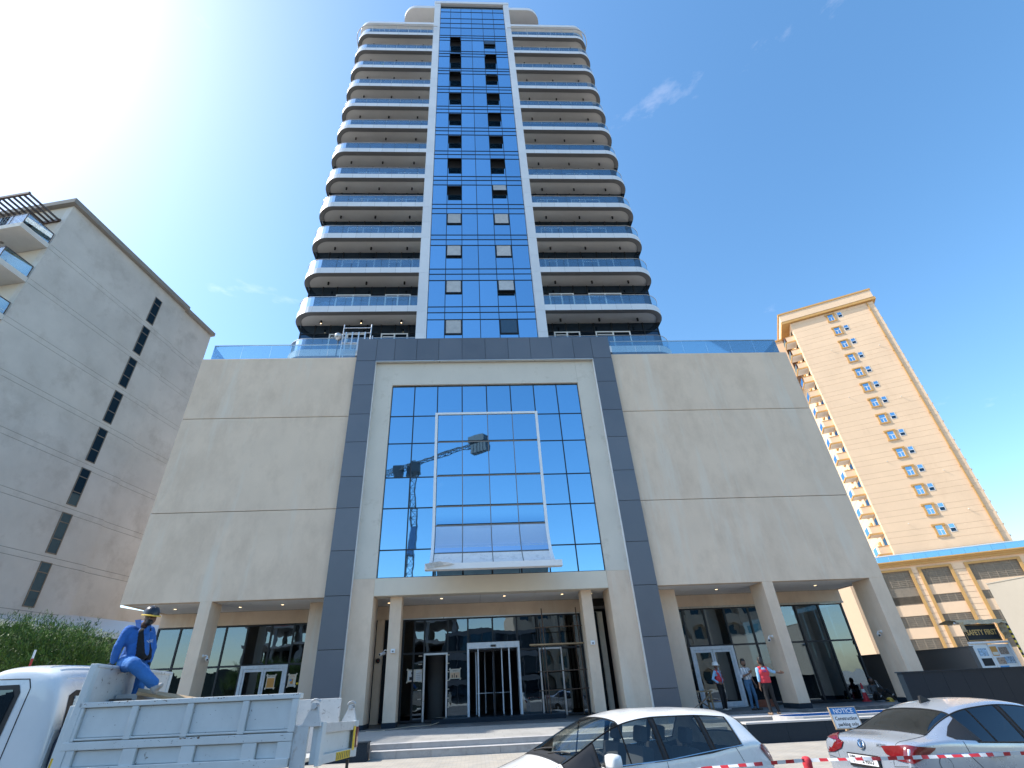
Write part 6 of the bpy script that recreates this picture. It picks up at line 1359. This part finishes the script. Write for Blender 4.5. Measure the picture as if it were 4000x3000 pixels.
for a_, b_, c_, d_ in ((-wv_ / 2 + .006, wv_ / 2 - .006, hv_ / 2 - .011, hv_ / 2 - .006), (-wv_ / 2 + .006, wv_ / 2 - .006, -hv_ / 2 + .006, -hv_ / 2 + .011), (-wv_ / 2 + .006, -wv_ / 2 + .011, -hv_ / 2 + .01, hv_ / 2 - .01), (wv_ / 2 - .011, wv_ / 2 - .006, -hv_ / 2 + .01, hv_ / 2 - .01)): b.box(a_, b_, c_, d_, .001, .0035)
put(bpy.data.objects.new('border', b.mesh('border', M['ink'])), t, SB)
text('heading', 'NOTICE', M['alu_white'], t, SB @ Matrix.Translation((0, hv_ / 2 - .077, .0045)), .125, .002, bold=.001); text('wording', 'Construction', M['ink'], t, SB @ Matrix.Translation((0, -.015, .003)), .095, .002, bold=.0012); text('wording', 'parking only', M['ink'], t, SB @ Matrix.Translation((0, -.125, .003)), .095, .002, bold=.0012)
bi('post', wd, t, ctr.x - .03, ctr.x + .03, 13.06, 13.12, 0, ctr.z + .1); bi('foot', M['step'], t, ctr.x - .3, ctr.x + .1, 12.85, 13.3, .002, .36)
# barrier tape and its posts
tp = MB(); pts = [on_y(2250, 3092, 6.2), L5(380, 1659, 6.2), L5(820, 1625, 6.2), L5(1285, 1588, 6.25), L5(1659, 1578, 6.2), L6(400, 1570, 6.2), L6(900, 1552, 6.2), L6(1659, 1522, 6.2), on_y(4150, 2928, 6.3)]
lens, acc = [], 0
den = []
for a, b in zip(pts[:-1], pts[1:]):
    for q in range(24): den.append(a.lerp(b, q / 24))
for i, (a, b) in enumerate(zip(den[:-1], den[1:])):
    acc += (b - a).length; tw = .5 * math.sin(acc * 5.0) + .35; tw2 = .5 * math.sin((acc + .02) * 5.0) + .35; hw = .016
    o1, o2 = Vector((0, math.sin(tw), math.cos(tw))) * hw, Vector((0, math.sin(tw), math.cos(tw))) * hw
    tp.m = 1 if int(acc / .09) % 2 else 0; tp.quad(a - o1, b - o2, b + o2, a + o1)
tag(top_mesh(tp.build('barrier_tape', [mat('tape_white', (.72, .70, .68), .4, var=.05), mat('tape_red', (.55, .03, .035), .4, var=.1)], fix=False)), 'red and white barrier tape stretched in front of the parked cars', 'tape')
def cone(label, x, y):
    t = thing('traffic_post', label, 'post', (x, y, -.19), 'posts holding the barrier tape'); tp_ = M['vest_red']
    MB().lathe((x, y, -.17), [(.055, 0), (.05, .9), (.042, 1.02), (.045, 1.06), (.05, 1.10), (.03, 1.125), (.005, 1.13)], 16).build('stem', tp_, t, smooth=True); MB().lathe((x, y, -.195), [(.2, 0), (.2, .04), (.09, .09)], 20).build('base', M['rubber'], t)
    for z in (.35, .6): MB().lathe((x, y, z), [(.0535, 0), (.0525, .12)], 16).build('reflective_band', M['alu_white'], t)
pc = L5(1298, 1570, 6.28)
cone('red plastic post holding the tape between the two cars', pc.x, 6.28)
cone('red plastic post holding the tape beside the white hatchback', pts[0].x, pts[0].y); cone('red plastic post holding the tape beside the silver saloon door', pts[-1].x, pts[-1].y)
# safety notice board
t = thing('safety_board', 'black and gold safety board over white notice panels with pipe frame', 'notice board', (23.1, 24, 0))
bi('sign_panel', M['ink'], t, 22.28, 23.92, 23.96, 24.0, 2.65, 3.34)
b = MB()
for a_, b_, c_, d_ in ((22.31, 23.89, 3.295, 3.31), (22.31, 23.89, 2.68, 2.695), (22.31, 22.325, 2.68, 3.31), (23.875, 23.89, 2.68, 3.31)): b.box(a_, b_, 23.952, 23.959, c_, d_)
gold = mat('gold_letters', (.62, .38, .12), .5, var=.1)
b.build('border', gold, t); text('lettering', 'SAFETY FIRST', gold, t, basis((23.1, 23.953, 2.99), (1, 0, 0), (0, 0, 1)), .30, .01, bold=.006, sx=.80)
bi('notice_panel', M['alu_white'], t, 22.3, 23.05, 23.97, 24.0, 1.0, 2.52); bi('notice_panel', M['alu_white'], t, 23.08, 24.1, 23.97, 24.0, 1.0, 2.50)
pic1 = mat('photo_print_blue', (.30, .42, .55), .5, var=.7, vs=16); pic2 = mat('photo_print_brown', (.36, .26, .20), .5, var=.8, vs=18)
for x0, x1, z0, z1, mt in ((22.52, 22.92, 2.06, 2.36, pic1), (22.5, 22.98, 1.68, 1.97, M['ink']), (23.12, 23.42, 2.05, 2.42, M['orange']), (23.5, 23.9, 2.10, 2.38, pic2), (23.2, 23.56, 1.72, 1.98, pic2), (23.58, 24.0, 1.74, 2.0, pic1), (23.2, 23.6, 1.45, 1.66, M['blue_print'])): bi('print', mt, t, x0, x1, 23.955, 23.968, z0, z1)
bi('print', M['paper'], t, 23.14, 23.40, 23.948, 23.954, 2.08, 2.20)
pp = M['alu_white']
for x in (22.24, 24.12): MB().tube((x, 23.95, 0), (x, 23.95, 2.62), .035, .035, 8).build('pipe', pp, t)
MB().tube((22.2, 23.93, 2.58), (24.1, 23.93, 2.58), .045, .045, 8).build('pipe', pp, t); MB().tube((22.15, 24.1, 3.42), (24.2, 24.1, 3.46), .04, .04, 8).build('pipe', pp, t)
tarp = MB(); rr_ = random.Random(5); gn, gm_ = 14, 5; gp_ = {}
for i in range(gn + 1):
    for j in range(gm_ + 1): gp_[i, j] = (22.1 + 2.3 * i / gn, 23.75 + 1.2 * j / gm_, 3.44 + .03 * rr_.uniform(-1, 1) + .10 * math.sin(j / gm_ * 3.14) + (-.10 if j == 0 else 0))
for i in range(gn):
    for j in range(gm_): tarp.quad(gp_[i, j], gp_[i + 1, j], gp_[i + 1, j + 1], gp_[i, j + 1])
gp2 = {}
for i in range(6):
    for j in range(7): gp2[i, j] = (23.98 + .12 * i + .05 * rr_.uniform(-1, 1), 23.9 + .05 * rr_.uniform(-1, 1), 3.44 - .13 * j * (1 - .06 * i))
for i in range(5):
    for j in range(6): tarp.quad(gp2[i, j], gp2[i + 1, j], gp2[i + 1, j + 1], gp2[i, j + 1])
gp3 = {}
for i in range(3):
    for j in range(4): gp3[i, j] = (22.05 + .09 * i + .03 * rr_.uniform(-1, 1), 23.72 + .04 * rr_.uniform(-1, 1), 3.42 - .13 * j)
for i in range(2):
    for j in range(3): tarp.quad(gp3[i, j], gp3[i + 1, j], gp3[i + 1, j + 1], gp3[i, j + 1])
tarp.build('tarpaulin', mat('tan_tarpaulin', (.50, .36, .21), .8, var=.2, vs=6), t, fix=False)
t = thing('site_sign', 'grey site sign with black and yellow hazard edge behind the cream wall', 'sign', (24.3, 23.4, 0))
bi('panel', mat('grey_sign', (.34, .38, .42), .6), t, 23.98, 24.8, 23.40, 23.43, 1.95, 3.28)
for q in range(14): bi('hazard_stripe', M['ink'] if q % 2 else yel, t, 23.90, 23.978, 23.40, 23.431, 1.93 + q * .097, 2.025 + q * .097)
for q in range(9): bi('hazard_stripe', M['ink'] if q % 2 else yel, t, 23.98 + q * .09, 24.068 + q * .09, 23.40, 23.4312, 1.86, 1.945)
text('heading', 'NO', M['ink'], t, basis((24.2, 23.395, 3.13), (1, 0, 0), (0, 0, 1)), .2, .004, bold=.006)
for z in (2.85, 2.55):
    MB().lathe((24.18, 23.40, z), [(.10, 0), (.10, .006)], 18, Vector((0, -1, 0))).build('symbol', M['blue_print'], t); bi('symbol', M['ink'], t, 24.08, 24.28, 23.393, 23.399, z - .17, z - .12)
MB().prism([(24.08, 2.08), (24.32, 2.08), (24.2, 2.30)], 'y', 23.39, 23.399).build('warning_triangle', yel, t)
for x in (24.0, 24.78): MB().tube((x, 23.45, 0), (x, 23.45, 3.2), .03).build('post', M['steel'], t)
tc_ = thing('traffic_cone', 'small red and white traffic cone behind the seated worker', 'cone', (18.75, 27.1, .45))
MB().lathe((18.75, 27.1, .45), [(.2, 0), (.2, .03), (.13, .04), (.085, .35), (.03, .75), (.01, .76)], 16).build('cone_body', M['vest_red'], tc_); MB().lathe((18.75, 27.1, .82), [(.084, 0), (.066, .14)], 16).build('reflective_band', M['alu_white'], tc_)
cbp = [Vector((-4.6, 23.7, .445)), Vector((-3.9, 23.4, .43)), Vector((-3.3, 23.9, .455)), Vector((-2.7, 24.6, .465)), Vector((-1.9, 25.3, .465)), Vector((-1.4, 26.4, .62)), Vector((-1.9, 27.2, .63))]
cd = []
for i in range(len(cbp) - 1):
    p0, p1, p2, p3 = cbp[max(0, i - 1)], cbp[i], cbp[i + 1], cbp[min(len(cbp) - 1, i + 2)]
    for q in range(8):
        t_ = q / 8; cd.append(.5 * (2 * p1 + (p2 - p0) * t_ + (2 * p0 - 5 * p1 + 4 * p2 - p3) * t_ ** 2 + (3 * p1 - p0 - 3 * p2 + p3) * t_ ** 3))
tag(top_mesh(MB().path(cd, .014, 6).build('power_cable', mat('pale_cable', (.45, .38, .28), .7))), 'thin pale cable trailing across the entrance floor', 'cable')
# ------------------------------------------------------------------ roof terrace clutter
t = thing('aluminium_scaffold', 'aluminium scaffold tower with ladder on the roof terrace', 'scaffold', (-7.6, 26.3, ZT - .2))
for x in (-8.55, -6.72):
    for y in (26.2, 26.75): MB().tube((x, y, ZT - .2), (x + .02, y, 23.15 if y < 26.5 else 22.6), .035, .035, 8).build('upright', M['alu'], t)
for z in (19.6, 20.6, 21.6, 22.42, 22.85): MB().tube((-8.55, 26.18, z), (-6.70, 26.18, z), .025, .025, 6).build('guard_rail', M['alu'], t)
for q in range(4): bi('ladder_stile', M['alu'], t, -8.35 + q * .42, -8.27 + q * .42, 26.1, 26.15, 20.9, 22.44)
bi('platform', M['alu'], t, -8.5, -6.75, 26.22, 26.72, 21.55, 21.6)
t = tag(top_mesh(MB().lathe((-8.85, 26.3, 22.2), [(.02, -.26), (.18, -.22), (.28, -.05), (.27, .12), (.14, .26), (.03, .3)], 16).build('wrapped_fan', glass_clear('clear_plastic', (.5, .52, .55), .25, rough=.25, wav=.05, ws=9, haze=((.4, .42, .45), .35, 8)), smooth=True)), 'round fan wrapped in clear plastic beside the roof scaffold', 'fan')
t2 = thing('fan_stand', 'thin dark stand carrying the plastic wrapped fan on the roof', 'stand', (-8.85, 26.35, ZT - .2)); MB().tube((-8.85, 26.36, ZT - .2), (-8.85, 26.36, 22.1), .03, .03, 8).build('pole', M['black'], t2); MB().lathe((-8.85, 26.36, ZT - .2), [(.3, 0), (.3, .03)], 16).build('base', M['black'], t2)
MB().path([Vector((-9.0 + .22 * math.cos(R(a)), 26.3, 22.35 + .25 * math.sin(R(a)))) for a in range(60, 230, 15)], .012, 5).build('cable', M['black'], t2)

# ------------------------------------------------------------------ behind the camera: seen in the glass
M['crane'] = mat('grey_crane_paint', (.03, .035, .045), .6, var=.15)
def mir(x, D): return (x, 48.3 - D)
HJ = 68.2
a = Vector((*mir(5.2, 140), HJ)); b = Vector((*mir(5.2 - 36 * 1.55, 140 + 24.5 * 1.55), HJ)); mx0, my0 = mir(-19.6, 156.9)
cr = thing('tower_crane', 'grey tower crane with counterweights mirrored in the big blue window', 'crane', (mx0, my0, 0))
def lattice(p0, p1, wv, hv, n, r_, name, tri=False):
    mb = MB(); d_ = (p1 - p0); u_ = Vector(wv); v_ = Vector(hv)
    cs_ = [(-1, 0), (1, 0), (0, 1)] if tri else [(-1, -1), (1, -1), (1, 1), (-1, 1)]
    for c in cs_: mb.tube(p0 + u_ * c[0] + v_ * c[1], p1 + u_ * c[0] + v_ * c[1], r_ * 1.5, r_ * 1.5, 5)
    for i in range(n):
        for k_ in range(len(cs_)):
            c, d2 = cs_[k_], cs_[(k_ + 1) % len(cs_)]; q0, q1 = p0 + d_ * (i / n), p0 + d_ * ((i + 1) / n)
            mb.tube(q0 + u_ * c[0] + v_ * c[1], q1 + u_ * d2[0] + v_ * d2[1], r_, r_, 4); mb.tube(q0 + u_ * c[0] + v_ * c[1], q0 + u_ * d2[0] + v_ * d2[1], r_, r_, 4)
    o = mb.build(name, M['crane'], cr); o['kind'] = 'stuff'; return o
lattice(Vector((mx0, my0, 0)), Vector((mx0, my0, HJ - 3)), (1.0, 0, 0), (0, 1.0, 0), 26, .09, 'mast')
dj = (b - a).normalized(); nj = Vector((-dj.y, dj.x, 0))
lattice(Vector((mx0, my0, HJ)), b, nj * .8, (0, 0, 1.6), 26, .08, 'jib', True); lattice(a, Vector((mx0, my0, HJ)), nj * .8, (0, 0, .9), 12, .09, 'counter_jib', True)
CJ = lambda t_, z: Vector((mx0, my0, HJ)) + dj * t_ + Vector((0, 0, z))
for q in range(5): MB().box(-.5, .5, -1.1, 1.1, -2.8, .2).build('counterweight', M['crane'], cr, mat=Matrix.Translation(a + dj * (.8 + q * 1.25)) @ Matrix.Rotation(math.atan2(dj.y, dj.x), 4, 'Z'))
MB().box(-3, 3, -1.2, 1.2, .4, 2.4).build('winch_house', M['crane'], cr, mat=Matrix.Translation(a + dj * 4 + Vector((0, 0, .5))) @ Matrix.Rotation(math.atan2(dj.y, dj.x), 4, 'Z'))
MB().box(-1.6, 1.6, -1.6, 1.6, -3, .3).build('slewing_ring', M['crane'], cr, mat=Matrix.Translation((mx0, my0, HJ))); MB().box(-1.6, 1.6, -1.3, 1.3, -2.4, 1.8).build('operator_cab', M['crane'], cr, mat=Matrix.Translation(CJ(3.2, 0) + nj * 1.8)); MB().box(-1.6, 1.6, -1.3, 1.3, -2.4, 1.6).build('machine_box', M['crane'], cr, mat=Matrix.Translation(CJ(7.6, 0)))
MB().tube(CJ(15.5, -1), CJ(15.5, -13), .12, .12, 5).box(-.7, .7, -.7, .7, -15, -13, Matrix.Translation(CJ(15.5, 0))).build('hook_block', M['crane'], cr)
MB().box(-1.05, 1.05, -1.2, 1.2, 0, 9).build('mast_banner', mat('blue_banner', (.05, .12, .25), .6, var=.3), cr, mat=Matrix.Translation((mx0, my0, 38)))
M['hotel'] = mat('hotel_render', (.50, .40, .30), .9, var=.08, vs=.5); M['infill_dark'] = mat('dark_infill', (.06, .05, .05), .9)
FR = Matrix.Translation((34, -52, -.2)) @ Matrix.Rotation(R(176), 4, 'Z')
ht = thing('arcade_hotel', 'cream hotel with stacked arched balconies across the street', 'building', (0, 5, 0))
bi('wall', M['hotel'], ht, -26, 26, 1.2, 16, 0, 16.5)
for i in range(13):
    x = -26 + i * 4
    bi('pier', M['hotel'], ht, x, x + .8, 0, 1.19, 0, 16.5)
    for j in range(4):
        z = j * 4.1; ar_ = MB(); n_ = 8; w_ = 3.2
        for q in range(n_):
            a0_, a1_ = math.pi * q / n_, math.pi * (q + 1) / n_; xa, xb = x + .8 + w_ / 2 - w_ / 2 * math.cos(a0_), x + .8 + w_ / 2 - w_ / 2 * math.cos(a1_); za, zb = z + 2.2 + 1.3 * math.sin(a0_), z + 2.2 + 1.3 * math.sin(a1_)
            ar_.quad((xa, .1, za), (xb, .1, zb), (xb, .1, z + 4.1), (xa, .1, z + 4.1)); ar_.quad((xa, .1, za), (xb, .1, zb), (xb, 1.1, zb), (xa, 1.1, za))
        ar_.build('arch', M['hotel'], ht, fix=False); bi('balcony_rail', M['hotel'], ht, x + .8, x + 4, .15, .3, z, z + .9); bi('window', M['blue_win'], ht, x + 1.5, x + 3.2, 1.1, 1.19, z + .3, z + 2.8)
bi('cornice', M['hotel'], ht, -26.6, 26.6, -.6, 16.5, 16.5, 17.3); bi('roof', mat('red_roof', (.30, .10, .07), .9), ht, -24, 26, 2, 15, 17.31, 18.6)
FR = Matrix.Translation((-24, -48, -.2))
cb_ = thing('concrete_frame', 'unfinished concrete frame building under construction across the street', 'building', (0, -5, 0)); cg = mat('raw_concrete', (.30, .29, .28), .9, var=.15, vs=.6)
for j in range(4): bi('floor_slab', cg, cb_, -18, 20, -14, 2, j * 3.4 + 3.0, j * 3.4 + 3.4)
for i in range(9):
    for y in (-12, -5, 1): bi('column', cg, cb_, -17.5 + i * 4.6, -16.9 + i * 4.6, y, y + .6, 0, 14.5 if (i + y) % 2 else 13.2)
for i in range(30): MB().tube((-17 + i * 1.25, 1.6, 13.6), (-17 + i * 1.25, 1.6, 15.2 + (i % 3) * .4), .03, .03, 4).build('rebar', M['rust_tube'], cb_)
bi('safety_net', mat('red_mesh', (.35, .08, .07), .9, var=.4, vs=20), cb_, -17, 19, 1.7, 1.75, 13.6, 14.5); bi('blocking_infill', M['infill_dark'], cb_, -17, 19, -6, -5.8, 0, 10)  # solid dark infill added so the open frame blocks horizon sky in reflections
FR = Matrix.Identity(4)
sh_ = thing('reflection_screen', 'long dark green screen added across the street to darken glass reflections', 'screen', (-34, -30, -.2)); hg = mat('dark_screen', (.02, .035, .03), .8, var=.3)  # unseen screen, added to block bright horizon sky in the shopfront reflections
for i in range(22): bi('screen_sheet', hg, sh_, -72 + i * 3.02, -69.02 + i * 3.02, -30.1, -30, -.19, 5.0 + .25 * (i % 3))
FR = Matrix.Translation((3, -44, -.2))
og = thing('office_block', 'dark blue glass office block across the street', 'building', (0, -5, 0)); bi('wall', M['interior'], og, -9, 10, -12, -.02, 0, 11.1)
for j in range(3): bi('spandrel', M['clad'], og, -9, 10, -.015, .1, j * 3.7 + 2.9, j * 3.7 + 3.7)
for j in range(3):
    for i in range(8): bi('window', M['dark_glass'], og, -8.9 + i * 2.37, -6.7 + i * 2.37, -.014, .05, j * 3.7, j * 3.7 + 2.89)
FR = Matrix.Identity(4)
bpy.data.scenes.remove(SC2)
